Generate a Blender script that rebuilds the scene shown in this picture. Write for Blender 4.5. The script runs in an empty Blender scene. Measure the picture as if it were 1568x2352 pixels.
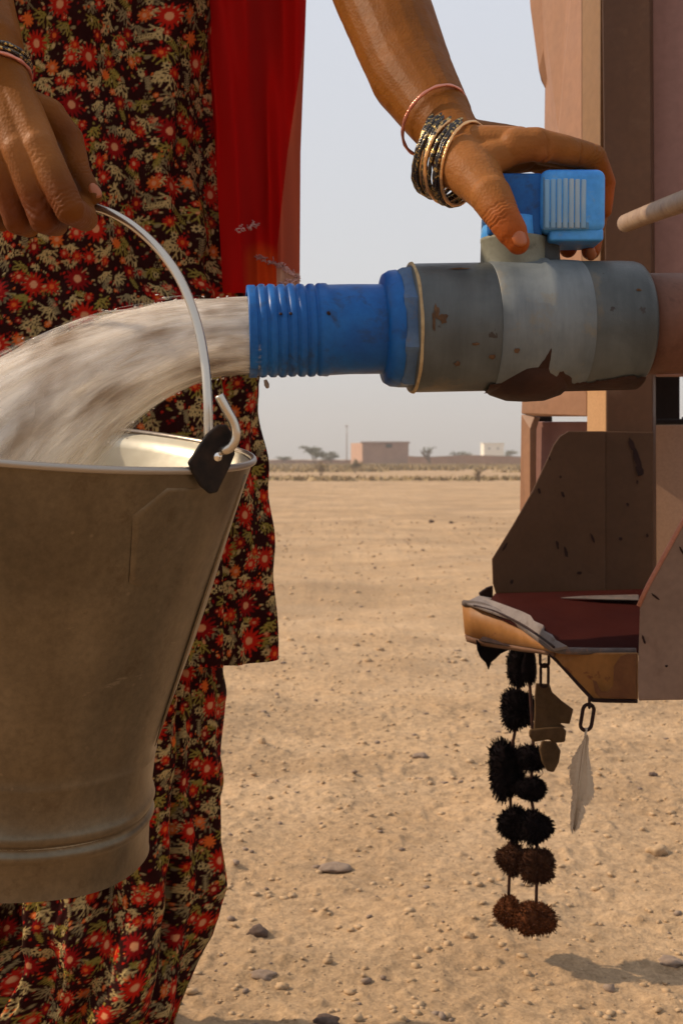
import bpy, bmesh, math, random
import numpy as np
from mathutils import Vector, Matrix
random.seed(7); np.random.seed(7)
R = math.radians
sc = bpy.context.scene

# ------------------------------------------------------------------ camera
F = 2750.0            # focal length in units of the 1568-wide view
PITCH = math.atan2(121.0, F)
CH = 0.68
cam = bpy.data.cameras.new('camera'); camo = bpy.data.objects.new('camera', cam)
sc.collection.objects.link(camo); sc.camera = camo
camo.location = (0, 0, CH); camo.rotation_euler = (R(90) - PITCH, 0, 0)
cam.sensor_fit = 'HORIZONTAL'; cam.sensor_width = 24.0; cam.lens = 24.0 * F / 1568.0
cam.clip_start = 0.05; cam.clip_end = 9000
cam.dof.use_dof = True; cam.dof.focus_distance = 0.97; cam.dof.aperture_fstop = 18

# ------------------------------------------------------------------ world, sun, exposure
SUN_EL, SUN_AZ = R(38), R(9)         # sun to the left and a little beyond the subject
world = bpy.data.worlds.new('World'); sc.world = world; world.use_nodes = True
wn, wl = world.node_tree.nodes, world.node_tree.links
sky = wn.new('ShaderNodeTexSky'); sky.sky_type = 'NISHITA'; sky.sun_disc = False
sky.sun_elevation = SUN_EL; sky.sun_rotation = -R(90) + SUN_AZ
sky.air_density = 1.0; sky.dust_density = 1.5; sky.ozone_density = 1.0; sky.altitude = 0
hs = wn.new('ShaderNodeHueSaturation'); hs.inputs['Saturation'].default_value = 0.45
wl.new(sky.outputs[0], hs.inputs['Color'])
# dust veil: an even pale haze over the whole sky, thicker and a little duller towards the horizon
geo = wn.new('ShaderNodeTexCoord'); sep = wn.new('ShaderNodeSeparateXYZ'); wl.new(geo.outputs['Generated'], sep.inputs[0])
rmp = wn.new('ShaderNodeValToRGB'); wl.new(sep.outputs['Z'], rmp.inputs[0])
el = rmp.color_ramp.elements
el[0].position = 0.0; el[0].color = (6.1, 5.55, 5.15, 1)
el[1].position = 0.40; el[1].color = (7.7, 8.1, 9.0, 1)
em = rmp.color_ramp.elements.new(0.14); em.color = (7.5, 7.45, 7.5, 1)
vm = wn.new('ShaderNodeMix'); vm.data_type = 'RGBA'; vm.inputs[0].default_value = 0.80
wl.new(hs.outputs[0], vm.inputs[6]); wl.new(rmp.outputs[0], vm.inputs[7])
wl.new(vm.outputs[2], wn['Background'].inputs[0]); wn['Background'].inputs[1].default_value = 0.10
sun = bpy.data.lights.new('sun', 'SUN'); sun.energy = 4.6; sun.angle = R(0.6); sun.color = (1.0, 0.80, 0.58)
suno = bpy.data.objects.new('sun', sun); sc.collection.objects.link(suno)
tosun = Vector((-math.cos(SUN_EL)*math.cos(SUN_AZ), math.cos(SUN_EL)*math.sin(SUN_AZ), math.sin(SUN_EL)))
suno.rotation_euler = tosun.to_track_quat('Z', 'Y').to_euler(); suno.location = tosun*20
sc.view_settings.view_transform = 'Standard'; sc.view_settings.look = 'None'
sc.view_settings.exposure = 0.0; sc.view_settings.gamma = 1.0; sc.view_settings.use_curve_mapping = False
sc.cycles.max_bounces = 8; sc.cycles.transparent_max_bounces = 24

# ------------------------------------------------------------------ helpers
cp, sp = math.cos(PITCH), math.sin(PITCH)
def P(X, Y, d):
    """a place in front of the camera position, at optical depth d metres"""
    a = (X-784)/F*d; b = (1176-Y)/F*d
    return Vector((a, d*cp + b*sp, CH + b*cp - d*sp))
def px(r, d): return r/F*d

def link(o, parent=None):
    sc.collection.objects.link(o)
    if parent is not None:
        o.parent = parent
        pm = parent
        loc = Vector((0, 0, 0))
        while pm is not None:
            loc += pm.location; pm = pm.parent
        o.location = o.location - loc
    return o
def tag(o, label=None, cat=None, group=None, kind=None):
    if label: o['label'] = label
    if cat: o['category'] = cat
    if group: o['group'] = group
    if kind: o['kind'] = kind
    return o
def empty(name, loc, label, cat, group=None):
    e = bpy.data.objects.new(name, None); e.empty_display_size = 0.1
    sc.collection.objects.link(e); e.location = loc
    return tag(e, label, cat, group)
def mesh_obj(name, V, Fc, mat, parent=None, smooth=True):
    me = bpy.data.meshes.new(name)
    me.from_pydata([tuple(v) for v in V], [], [tuple(f) for f in Fc])
    me.validate(clean_customdata=False)
    if smooth: me.shade_smooth()
    if mat: me.materials.append(mat)
    return link(bpy.data.objects.new(name, me), parent)
def grid_mesh(name, V, nu, nv, mat, parent=None, close_u=False, col=None, smooth=True, attr2=None):
    """V (nv*nu,3): rows of nu points"""
    V = np.ascontiguousarray(V, dtype=np.float32)
    iu = np.arange(nu if close_u else nu-1); iv = np.arange(nv-1)
    U, W = np.meshgrid(iu, iv)
    U2 = (U+1) % nu
    q = np.stack([W*nu+U, W*nu+U2, (W+1)*nu+U2, (W+1)*nu+U], -1).reshape(-1, 4).astype(np.int32)
    me = bpy.data.meshes.new(name)
    me.vertices.add(len(V)); me.vertices.foreach_set('co', V.ravel())
    me.loops.add(q.size); me.loops.foreach_set('vertex_index', q.ravel())
    me.polygons.add(len(q)); me.polygons.foreach_set('loop_start', np.arange(0, q.size, 4, dtype=np.int32))
    me.update(calc_edges=True)
    if col is not None:
        ca = me.color_attributes.new('print', 'FLOAT_COLOR', 'POINT')
        c4 = np.ones((len(V), 4), np.float32); c4[:, :3] = col
        ca.data.foreach_set('color', c4.ravel())
    if smooth: me.shade_smooth()
    if mat: me.materials.append(mat)
    return link(bpy.data.objects.new(name, me), parent)

def tube_vf(path, radii, n=12, cap=True, flat=None):
    """swept tube; returns verts, faces"""
    path = [Vector(p) for p in path]; m = len(path)
    if not hasattr(radii, '__len__'): radii = [radii]*m
    V, Fc = [], []
    prev = None
    for i, p in enumerate(path):
        t = (path[min(i+1, m-1)] - path[max(i-1, 0)]).normalized()
        if prev is None:
            ref = Vector((0, 0, 1)) if abs(t.z) < 0.9 else Vector((1, 0, 0))
            u = t.cross(ref).normalized()
        else:
            u = (prev - t*prev.dot(t)).normalized()
        prev = u; w = t.cross(u)
        for k in range(n):
            a = 2*math.pi*k/n
            V.append(p + (u*math.cos(a) + w*math.sin(a))*radii[i])
    for i in range(m-1):
        for k in range(n):
            k2 = (k+1) % n
            Fc.append((i*n+k, i*n+k2, (i+1)*n+k2, (i+1)*n+k))
    if cap:
        V.append(path[0]); V.append(path[-1]); a, b = len(V)-2, len(V)-1
        for k in range(n):
            k2 = (k+1) % n
            Fc.append((a, k2, k)); Fc.append((b, (m-1)*n+k, (m-1)*n+k2))
    return V, Fc
class MB:
    def __init__(s): s.V, s.F = [], []
    def add(s, V, Fc):
        o = len(s.V); s.V += [Vector(v) for v in V]; s.F += [tuple(i+o for i in f) for f in Fc]; return s
    def tube(s, *a, **k): return s.add(*tube_vf(*a, **k))
    def build(s, name, mat, parent=None, smooth=True): return mesh_obj(name, s.V, s.F, mat, parent, smooth)
def tube(name, path, r, mat, parent=None, n=12, smooth=True):
    V, Fc = tube_vf(path, r, n); return mesh_obj(name, V, Fc, mat, parent, smooth)
def spline(pts, n=8):
    """Catmull-Rom through points"""
    pts = [Vector(p) for p in pts]; out = []
    q = [pts[0]*2-pts[1]] + pts + [pts[-1]*2-pts[-2]]
    for i in range(1, len(q)-2):
        for k in range(n):
            t = k/n
            a, b, c, d = q[i-1], q[i], q[i+1], q[i+2]
            out.append(0.5*((2*b) + (c-a)*t + (2*a-5*b+4*c-d)*t*t + (3*b-a-3*c+d)*t**3))
    out.append(pts[-1]); return out
def lathe_vf(c, axis, prof, n=64, uref=None, fr=None):
    """prof: list of (t along axis, radius). fr(theta,t,r)->r optional"""
    axis = Vector(axis).normalized()
    ref = uref or (Vector((0, 0, 1)) if abs(axis.z) < 0.9 else Vector((1, 0, 0)))
    u = (ref - axis*ref.dot(axis)).normalized(); w = axis.cross(u)
    V, Fc = [], []
    for (t, r) in prof:
        for k in range(n):
            a = 2*math.pi*k/n
            rr = fr(a, t, r) if fr else r
            V.append(Vector(c) + axis*t + (u*math.cos(a)+w*math.sin(a))*rr)
    for i in range(len(prof)-1):
        for k in range(n):
            k2 = (k+1) % n
            Fc.append((i*n+k, i*n+k2, (i+1)*n+k2, (i+1)*n+k))
    return V, Fc
def lathe(name, c, axis, prof, mat, parent=None, n=64, smooth=True, fr=None):
    V, Fc = lathe_vf(c, axis, prof, n, fr=fr); return mesh_obj(name, V, Fc, mat, parent, smooth)
def bevel(o, w=0.002, seg=2, ang=40):
    m = o.modifiers.new('b', 'BEVEL'); m.width = w; m.segments = seg; m.limit_method = 'ANGLE'; m.angle_limit = R(ang); return o
def plate(name, pts, thick, mat, parent=None, bw=0.0015, away=None):
    """solid sheet from a polygon of world points; thickness goes to the side away from `away` (default the camera)"""
    pts = [Vector(p) for p in pts]; n = len(pts)
    nm = Vector((0, 0, 0))
    for i in range(n):
        a, b = pts[i], pts[(i+1) % n]
        nm += Vector(((a.y-b.y)*(a.z+b.z), (a.z-b.z)*(a.x+b.x), (a.x-b.x)*(a.y+b.y)))
    nm.normalize()
    c = sum(pts, Vector())/n
    vp = away if away is not None else Vector((0, 0, CH))
    if nm.dot(vp-c) < 0: nm = -nm; pts.reverse()
    V = pts + [p - nm*thick for p in pts]
    Fc = [tuple(range(n)), tuple(reversed(range(n, 2*n)))] + [(i+n, (i+1) % n + n, (i+1) % n, i) for i in range(n)]
    o = mesh_obj(name, V, Fc, mat, parent, smooth=False)
    if bw: bevel(o, bw)
    return o
def box_vf(c, sx, sy, sz, rot=None):
    V = [Vector((x*sx/2, y*sy/2, z*sz/2)) for x in (-1, 1) for y in (-1, 1) for z in (-1, 1)]
    if rot: V = [rot @ v for v in V]
    V = [v + Vector(c) for v in V]
    return V, [(0, 1, 3, 2), (4, 6, 7, 5), (0, 4, 5, 1), (2, 3, 7, 6), (0, 2, 6, 4), (1, 5, 7, 3)]

def _h(ix, iy, s):
    n = (ix.astype(np.int64)*374761393 + iy.astype(np.int64)*668265263 + s*1442695041) & 0xffffffff
    n = ((n ^ (n >> 13))*1274126177) & 0xffffffff
    return ((n ^ (n >> 16)) & 0xffff)/65535.0
def vnoise(x, y, s=0):
    ix, iy = np.floor(x), np.floor(y); fx, fy = x-ix, y-iy
    fx = fx*fx*(3-2*fx); fy = fy*fy*(3-2*fy)
    a, b, c, d = _h(ix, iy, s), _h(ix+1, iy, s), _h(ix, iy+1, s), _h(ix+1, iy+1, s)
    return (a*(1-fx)+b*fx)*(1-fy) + (c*(1-fx)+d*fx)*fy - 0.5
def fbm(x, y, o=4, s=0):
    r = 0; a = 1
    for i in range(o):
        r = r + a*vnoise(x, y, s+i*17); x = x*2.03+3.1; y = y*2.03+1.7; a *= 0.5
    return r

# ------------------------------------------------------------------ materials
class N:
    """small node-graph helper"""
    def __init__(s, name):
        s.m = bpy.data.materials.new(name); s.m.use_nodes = True
        s.n, s.l = s.m.node_tree.nodes, s.m.node_tree.links
        s.b = s.n['Principled BSDF']
        s.tc = s.n.new('ShaderNodeTexCoord')
        s.co = s.tc.outputs['Object']
    def set(s, sock, v):
        if hasattr(v, 'is_output') or isinstance(v, bpy.types.NodeSocket): s.l.new(v, sock)
        elif isinstance(v, (tuple, list)) and len(v) == 3 and sock.type == 'RGBA': sock.default_value = (*v, 1)
        else: sock.default_value = v
        return s
    def mapping(s, scale, rot=(0, 0, 0), src=None, loc=(0, 0, 0)):
        m = s.n.new('ShaderNodeMapping'); s.l.new(src or s.co, m.inputs[0])
        m.inputs['Scale'].default_value = scale; m.inputs['Rotation'].default_value = rot; m.inputs['Location'].default_value = loc
        return m.outputs[0]
    def noise(s, scale, detail=4, rough=0.55, src=None, dist=0.0):
        t = s.n.new('ShaderNodeTexNoise'); t.inputs['Scale'].default_value = scale
        t.inputs['Detail'].default_value = detail; t.inputs['Roughness'].default_value = rough
        t.inputs['Distortion'].default_value = dist
        s.l.new(src or s.co, t.inputs['Vector']); return t.outputs['Fac']
    def voronoi(s, scale, src=None, feature='F1'):
        t = s.n.new('ShaderNodeTexVoronoi'); t.feature = feature; t.inputs['Scale'].default_value = scale
        s.l.new(src or s.co, t.inputs['Vector']); return t.outputs['Distance']
    def ramp(s, fac, stops):
        r = s.n.new('ShaderNodeValToRGB'); s.l.new(fac, r.inputs[0])
        e = r.color_ramp.elements
        while len(e) < len(stops): e.new(0.5)
        for i, (p, c) in enumerate(stops):
            e[i].position = p
            e[i].color = (c, c, c, 1) if not hasattr(c, '__len__') else (*c, 1)
        return r.outputs[0]
    def mix(s, fac, a, b, mode='MIX'):
        m = s.n.new('ShaderNodeMix'); m.data_type = 'RGBA'; m.blend_type = mode
        s.set(m.inputs[0], fac); s.set(m.inputs[6], a); s.set(m.inputs[7], b)
        return m.outputs[2]
    def math(s, op, a, b=0.0):
        m = s.n.new('ShaderNodeMath'); m.operation = op; s.set(m.inputs[0], a); s.set(m.inputs[1], b); return m.outputs[0]
    def bump(s, h, strength=0.3, dist=0.002):
        b = s.n.new('ShaderNodeBump'); b.inputs['Strength'].default_value = strength; b.inputs['Distance'].default_value = dist
        s.l.new(h, b.inputs['Height']); s.l.new(b.outputs[0], s.b.inputs['Normal']); return b
    def base(s, c): s.set(s.b.inputs['Base Color'], c); return s
    def rough(s, v): s.set(s.b.inputs['Roughness'], v); return s
    def metal(s, v): s.set(s.b.inputs['Metallic'], v); return s
    def spec(s, v): s.b.inputs['Specular IOR Level'].default_value = v; return s

def paint(name, col, col2, rough=0.55, scale=14, dirt=None, dirt_amt=(0.55, 0.75), streak=False, bump=0.12, fine=260, spec=0.22):
    g = N(name)
    src = g.mapping((1, 1, 0.18)) if streak else None
    f = g.ramp(g.noise(scale, 5, 0.6, src=src), [(0.35, 0.0), (0.68, 1.0)])
    c = g.mix(f, col, col2)
    if dirt:
        d = g.ramp(g.noise(scale*2.3, 6, 0.65, dist=0.4), [(dirt_amt[0], 0.0), (dirt_amt[1], 1.0)])
        c = g.mix(d, c, dirt)
    sp_ = g.ramp(g.noise(fine, 2, 0.5), [(0.3, 0.92), (0.7, 1.06)])
    c = g.mix(1.0, c, sp_, 'MULTIPLY')
    g.base(c); g.rough(g.math('ADD', g.math('MULTIPLY', g.noise(scale*3), 0.3), rough-0.15))
    g.bump(g.noise(fine*0.6, 4, 0.6), bump, 0.001); g.spec(spec)
    return g.m

M = {}
# ground ------------------------------------------------------------
g = N('sand')
big = g.ramp(g.noise(0.35, 5, 0.55), [(0.35, 0.0), (0.65, 1.0)])
c = g.mix(big, (0.40, 0.268, 0.150), (0.49, 0.338, 0.205))
med = g.ramp(g.noise(3.5, 6, 0.6, dist=0.3), [(0.38, 0.0), (0.62, 1.0)])
c = g.mix(med, c, (0.43, 0.283, 0.158))
fine = g.ramp(g.noise(55, 6, 0.7), [(0.3, 0.66), (0.52, 1.0), (0.75, 1.22)])
c = g.mix(1.0, c, fine, 'MULTIPLY')
fine2 = g.ramp(g.noise(230, 3, 0.7), [(0.3, 0.80), (0.7, 1.15)])
c = g.mix(1.0, c, fine2, 'MULTIPLY')
streak = g.ramp(g.noise(1.0, 5, 0.65, src=g.mapping((0.25, 1.2, 1))), [(0.45, 1.0), (0.70, 0.82)])
c = g.mix(1.0, c, streak, 'MULTIPLY')
pat_ = g.ramp(g.noise(0.9, 6, 0.7, dist=0.8), [(0.40, 0.84), (0.60, 1.10)])
c = g.mix(1.0, c, pat_, 'MULTIPLY')
g.base(c).rough(0.95).spec(0.15)
g.bump(g.math('ADD', g.noise(70, 8, 0.72), g.math('MULTIPLY', g.voronoi(120), 0.4)), 0.7, 0.005)
M['sand'] = g.m
M['stone_tan'] = paint('stone_tan', (0.36, 0.24, 0.135), (0.50, 0.35, 0.21), 0.9, 60, bump=0.5)
M['stone_grey'] = paint('stone_grey', (0.19, 0.135, 0.10), (0.29, 0.215, 0.16), 0.9, 60, bump=0.5)
M['stone_dark'] = paint('stone_dark', (0.07, 0.045, 0.035), (0.13, 0.09, 0.07), 0.9, 60, bump=0.5)
# skin --------------------------------------------------------------
g = N('skin')
at = g.n.new('ShaderNodeAttribute'); at.attribute_name = 'print'
mott = g.ramp(g.noise(38, 5, 0.55), [(0.3, 0.84), (0.7, 1.14)])
c = g.mix(1.0, at.outputs['Color'], mott, 'MULTIPLY')
g.base(c).rough(g.math('ADD', g.math('MULTIPLY', g.noise(300, 2), 0.18), 0.46)).spec(0.09)
g.b.inputs['Subsurface Weight'].default_value = 0.10
g.b.inputs['Subsurface Radius'].default_value = (0.006, 0.002, 0.001)
g.b.inputs['Subsurface Scale'].default_value = 0.6
wr = g.math('ADD', g.voronoi(420, feature='F1'), g.math('MULTIPLY', g.noise(90, 6, 0.6, src=g.mapping((1, 1, 2.2))), 1.3))
g.bump(wr, 0.30, 0.0009)
M['skin'] = g.m
g = N('fingernail'); g.base((0.33, 0.085, 0.018)).rough(0.38); M['nail'] = g.m
# cloth -------------------------------------------------------------
def cloth_mat(name, attr=True, col=(0.3, 0, 0), sheer=0.12, col_t=None):
    g = N(name)
    if attr:
        at = g.n.new('ShaderNodeAttribute'); at.attribute_name = 'print'; base = at.outputs['Color']
    else:
        base = g.mix(g.ramp(g.noise(9, 4), [(0.3, 0.0), (0.7, 1.0)]), col, tuple(x*0.8 for x in col))
    g.base(base).rough(0.9).spec(0.08)
    g.b.inputs['Sheen Weight'].default_value = 0.0
    w = g.math('ADD', g.noise(900, 1, src=g.mapping((1, 1, 0.2))), g.noise(900, 1, src=g.mapping((0.2, 0.2, 1))))
    g.bump(g.math('ADD', w, g.math('MULTIPLY', g.noise(35, 4), 2.5)), 0.35, 0.0012)
    if sheer:
        tr = g.n.new('ShaderNodeBsdfTranslucent')
        if col_t: tr.inputs[0].default_value = (*col_t, 1)
        else: g.l.new(base, tr.inputs[0]) if attr or True else None
        mx = g.n.new('ShaderNodeMixShader'); mx.inputs[0].default_value = sheer
        g.l.new(g.b.outputs[0], mx.inputs[1]); g.l.new(tr.outputs[0], mx.inputs[2])
        g.l.new(mx.outputs[0], g.n['Material Output'].inputs[0])
    return g.m
M['floral'] = cloth_mat('floral_cotton', True, sheer=0.10)
M['red'] = cloth_mat('sheer_red', True, sheer=0.6)
M['stitch'] = paint('stitch_thread', (0.45, 0.22, 0.22), (0.6, 0.4, 0.38), 0.6, 300)
# metals ------------------------------------------------------------
g = N('bucket_tin')
uvm = g.mapping((9, 9, 1.2))
f = g.ramp(g.noise(1.5, 5, 0.6, src=uvm), [(0.3, 0.0), (0.7, 1.0)])
c = g.mix(f, (0.120, 0.088, 0.052), (0.190, 0.146, 0.094))
c = g.mix(1.0, c, g.ramp(g.noise(11, 5, 0.6), [(0.3, 0.80), (0.7, 1.12)]), 'MULTIPLY')
c = g.mix(1.0, c, g.ramp(g.noise(170, 4, 0.7), [(0.35, 0.86), (0.65, 1.10)]), 'MULTIPLY')
scr = g.ramp(g.noise(5, 6, 0.75, src=g.mapping((3, 3, 14), rot=(0.3, 0.5, 0.2))), [(0.66, 0.0), (0.70, 1.0)])
c = g.mix(g.math('MULTIPLY', scr, 0.35), c, (0.34, 0.27, 0.19))
sp1 = g.ramp(g.noise(38, 6, 0.7), [(0.58, 0.0), (0.68, 1.0)])
c = g.mix(g.math('MULTIPLY', sp1, 0.45), c, (0.07, 0.042, 0.02))
drops = g.ramp(g.voronoi(55), [(0.05, 1.0), (0.09, 0.0)])
c = g.mix(g.math('MULTIPLY', drops, 0.25), c, (0.32, 0.24, 0.16))
g.base(c).metal(0.75)
g.rough(g.math('ADD', g.math('MULTIPLY', g.noise(60, 5, 0.6), 0.20), 0.27))
g.bump(g.math('ADD', g.noise(7, 2), g.math('MULTIPLY', g.noise(120, 4, 0.6), 0.10)), 0.42, 0.006)
M['tin'] = g.m
g = N('clean_tin'); g.base(g.mix(g.ramp(g.noise(6, 5), [(0.35, 0.0), (0.65, 1.0)]), (0.72, 0.66, 0.52), (0.82, 0.77, 0.62))).metal(0.55).rough(0.42)
g.bump(g.noise(20, 3), 0.3, 0.004); M['tin_in'] = g.m
g = N('bright_wire'); g.base((0.55, 0.49, 0.41)).metal(0.95).rough(0.27); g.bump(g.noise(150, 4), 0.2, 0.0006); M['wire'] = g.m
g = N('dull_rim'); g.base((0.36, 0.31, 0.26)).metal(0.8).rough(0.4); g.bump(g.noise(120, 4), 0.3, 0.001); M['rimwire'] = g.m
g = N('dark_ear'); g.base(g.mix(g.ramp(g.noise(90, 5), [(0.4, 0.0), (0.65, 1.0)]), (0.006, 0.004, 0.004), (0.022, 0.012, 0.008))).metal(0.0).spec(0.2).rough(0.6); g.bump(g.noise(200, 4), 0.3, 0.001); M['ear'] = g.m
g = N('rivet_steel'); g.base((0.8, 0.76, 0.7)).metal(1).rough(0.2); M['rivet'] = g.m
g = N('gold_bangle'); g.base((0.80, 0.45, 0.20)).metal(0.9).rough(0.28); g.bump(g.noise(500, 2), 0.6, 0.001); M['gold'] = g.m
g = N('pink_bangle'); g.base((0.62, 0.24, 0.17)).metal(0.75).rough(0.28); g.bump(g.noise(500, 2), 0.6, 0.001); M['pinkb'] = g.m
g = N('black_bangle')
gl = g.ramp(g.noise(330, 2, 0.6), [(0.54, 0.0), (0.6, 1.0)])
g.base(g.mix(gl, (0.018, 0.012, 0.010), (0.55, 0.38, 0.14))).rough(0.25).metal(g.math('MULTIPLY', gl, 0.9)); g.bump(g.noise(600, 2), 0.5, 0.001); M['blackb'] = g.m
# plastics ----------------------------------------------------------
M['blue'] = paint('blue_plastic', (0.005, 0.070, 0.27), (0.010, 0.115, 0.37), 0.42, 22, dirt=(0.02, 0.035, 0.08), dirt_amt=(0.52, 0.74), bump=0.25)
M['blue_light'] = paint('light_blue_plastic', (0.045, 0.24, 0.64), (0.08, 0.33, 0.74), 0.42, 30, dirt=(0.22, 0.32, 0.42), dirt_amt=(0.55, 0.75), bump=0.2)
g = N('ribbed_blue')
c = g.mix(g.ramp(g.noise(60, 5, 0.7, src=g.mapping((1, 1, 0.15))), [(0.42, 0.0), (0.62, 1.0)]), (0.16, 0.32, 0.50), (0.33, 0.38, 0.40))
g.base(c).rough(0.55); g.bump(g.noise(200, 4), 0.2, 0.001); M['rib'] = g.m
g = N('grey_pvc')
c = g.mix(g.ramp(g.noise(13, 6, 0.6, dist=0.6), [(0.36, 0.0), (0.62, 1.0)]), (0.048, 0.055, 0.056), (0.088, 0.097, 0.097))
c = g.mix(1.0, c, g.ramp(g.noise(3.2, 6, 0.7, src=g.mapping((9, 1.5, 1.5))), [(0.32, 0.72), (0.68, 1.22)]), 'MULTIPLY')
c = g.mix(g.ramp(g.noise(22, 6, 0.7, src=g.mapping((1, 1, 0.5))), [(0.58, 0.0), (0.72, 0.8)]), c, (0.14, 0.105, 0.06))
c = g.mix(g.ramp(g.noise(60, 4, 0.7), [(0.66, 0.0), (0.70, 1.0)]), c, (0.03, 0.022, 0.018))
g.spec(0.35); g.base(c).rough(g.math('ADD', g.math('MULTIPLY', g.noise(40, 5), 0.34), 0.24)); g.bump(g.noise(160, 6, 0.7), 0.3, 0.0012); M['grey'] = g.m
g = N('grey_pvc_band')
c = g.mix(g.ramp(g.noise(16, 6, 0.6), [(0.36, 0.0), (0.62, 1.0)]), (0.080, 0.096, 0.106), (0.140, 0.158, 0.165))
c = g.mix(1.0, c, g.ramp(g.noise(3.2, 6, 0.7, src=g.mapping((9, 1.5, 1.5))), [(0.32, 0.75), (0.68, 1.2)]), 'MULTIPLY')
c = g.mix(g.ramp(g.noise(24, 6, 0.7), [(0.56, 0.0), (0.70, 0.7)]), c, (0.19, 0.15, 0.085))
g.base(c).rough(0.5).spec(0.3); g.bump(g.noise(160, 6, 0.7), 0.3, 0.0012); M['grey_band'] = g.m
M['neck'] = paint('neck_plastic', (0.15, 0.15, 0.115), (0.22, 0.22, 0.17), 0.55, 30, dirt=(0.08, 0.07, 0.05), bump=0.25)
M['neck_dark'] = paint('dark_stem', (0.03, 0.034, 0.036), (0.06, 0.062, 0.06), 0.55, 30)
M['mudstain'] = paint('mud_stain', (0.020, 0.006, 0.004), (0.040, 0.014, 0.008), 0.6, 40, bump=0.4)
M['hemp'] = paint('hemp_string', (0.33, 0.23, 0.12), (0.45, 0.33, 0.18), 0.8, 200)
# tanker ------------------------------------------------------------
M['tan_paint'] = paint('tan_paint', (0.26, 0.132, 0.072), (0.295, 0.155, 0.088), 0.5, 5, streak=True, dirt=(0.22, 0.12, 0.07), dirt_amt=(0.5, 0.8), bump=0.08, fine=90)
M['ochre_paint'] = paint('ochre_paint', (0.19, 0.10, 0.042), (0.225, 0.125, 0.055), 0.5, 5, streak=True, dirt=(0.16, 0.09, 0.055), dirt_amt=(0.5, 0.8), bump=0.08, fine=90)
M['brown_paint'] = paint('brown_paint', (0.064, 0.027, 0.012), (0.088, 0.040, 0.020), 0.6, 7, streak=True, dirt=(0.11, 0.058, 0.034), dirt_amt=(0.58, 0.8), bump=0.12, fine=120)
M['mauve_paint'] = paint('mauve_paint', (0.30, 0.155, 0.125), (0.35, 0.19, 0.155), 0.5, 6, streak=True, bump=0.08, fine=90)
M['plate_paint'] = paint('plate_paint', (0.058, 0.025, 0.009), (0.078, 0.036, 0.016), 0.55, 9, dirt=(0.04, 0.015, 0.01), dirt_amt=(0.68, 0.72), bump=0.15, fine=150)
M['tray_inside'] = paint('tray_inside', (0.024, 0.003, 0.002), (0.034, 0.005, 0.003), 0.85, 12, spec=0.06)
M['orange_paint'] = paint('orange_paint', (0.225, 0.095, 0.022), (0.27, 0.12, 0.034), 0.5, 18, dirt=(0.14, 0.045, 0.015), dirt_amt=(0.60, 0.66), bump=0.15, fine=150)
M['side_plate'] = paint('side_plate_paint', (0.20, 0.125, 0.088), (0.235, 0.15, 0.108), 0.5, 10, dirt=(0.17, 0.10, 0.07), dirt_amt=(0.62, 0.8), bump=0.12, fine=150)
M['rim_metal'] = paint('worn_rim', (0.075, 0.056, 0.050), (0.12, 0.094, 0.084), 0.8, 40, dirt=(0.18, 0.1, 0.07), dirt_amt=(0.55, 0.7))
M['rust'] = paint('rust', (0.012, 0.003, 0.002), (0.026, 0.008, 0.005), 0.8, 90, bump=0.5)
M['rod'] = paint('rod_paint', (0.24, 0.155, 0.10), (0.33, 0.23, 0.15), 0.5, 30, dirt=(0.10, 0.05, 0.03))
M['black_gap'] = paint('dark_underbody', (0.012, 0.007, 0.006), (0.02, 0.012, 0.01), 0.8, 20)
M['pipe_brown'] = paint('brown_pipe', (0.12, 0.050, 0.032), (0.155, 0.07, 0.045), 0.5, 14, dirt=(0.06, 0.02, 0.012))
# trinkets ----------------------------------------------------------
M['wool_black'] = paint('black_wool', (0.0025, 0.0018, 0.0025), (0.010, 0.006, 0.006), 0.95, 120, spec=0.03)
M['wool_lit_brown'] = paint('lit_brown_wool', (0.030, 0.012, 0.007), (0.062, 0.026, 0.013), 0.95, 120, spec=0.05)  # lower pompoms: sunlight on dark wool put into the colour as brown
M['wool_lit_rust'] = paint('lit_rust_wool', (0.062, 0.020, 0.008), (0.12, 0.040, 0.015), 0.95, 120, spec=0.05)  # lowest pompoms: strongest sunlit tone, painted into the wool colour
M['cord'] = paint('dark_cord', (0.03, 0.012, 0.009), (0.06, 0.022, 0.014), 0.9, 120)
M['leather'] = paint('brown_felt', (0.050, 0.026, 0.008), (0.085, 0.045, 0.017), 0.8, 60, bump=0.3)
g = N('pale_feather'); g.base(g.mix(g.noise(60, 4, src=g.mapping((1, 1, 0.2))), (0.36, 0.27, 0.18), (0.52, 0.41, 0.30))).rough(0.8); g.bump(g.noise(300, 3, src=g.mapping((1, 1, 0.15))), 0.3, 0.001); M['feather'] = g.m
# far things ---------------------------------------------------------
M['mudbrick'] = paint('mud_brick', (0.24, 0.135, 0.09), (0.30, 0.175, 0.12), 0.9, 0.8, fine=9)
M['mudwall'] = paint('mud_wall', (0.22, 0.125, 0.08), (0.28, 0.165, 0.11), 0.9, 0.5, fine=5)
M['whitewash'] = paint('whitewash', (0.78, 0.74, 0.62), (0.82, 0.78, 0.68), 0.8, 0.5, fine=5)
M['window_dark'] = paint('dark_opening', (0.03, 0.025, 0.02), (0.05, 0.04, 0.03), 0.8, 1)
M['bark'] = paint('bark', (0.13, 0.09, 0.06), (0.20, 0.14, 0.10), 0.9, 3)
M['leaf'] = paint('dry_leaf', (0.13, 0.125, 0.07), (0.19, 0.17, 0.10), 0.8, 2)
M['scrub'] = paint('scrub_grass', (0.22, 0.165, 0.08), (0.38, 0.27, 0.145), 0.9, 0.4)
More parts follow.
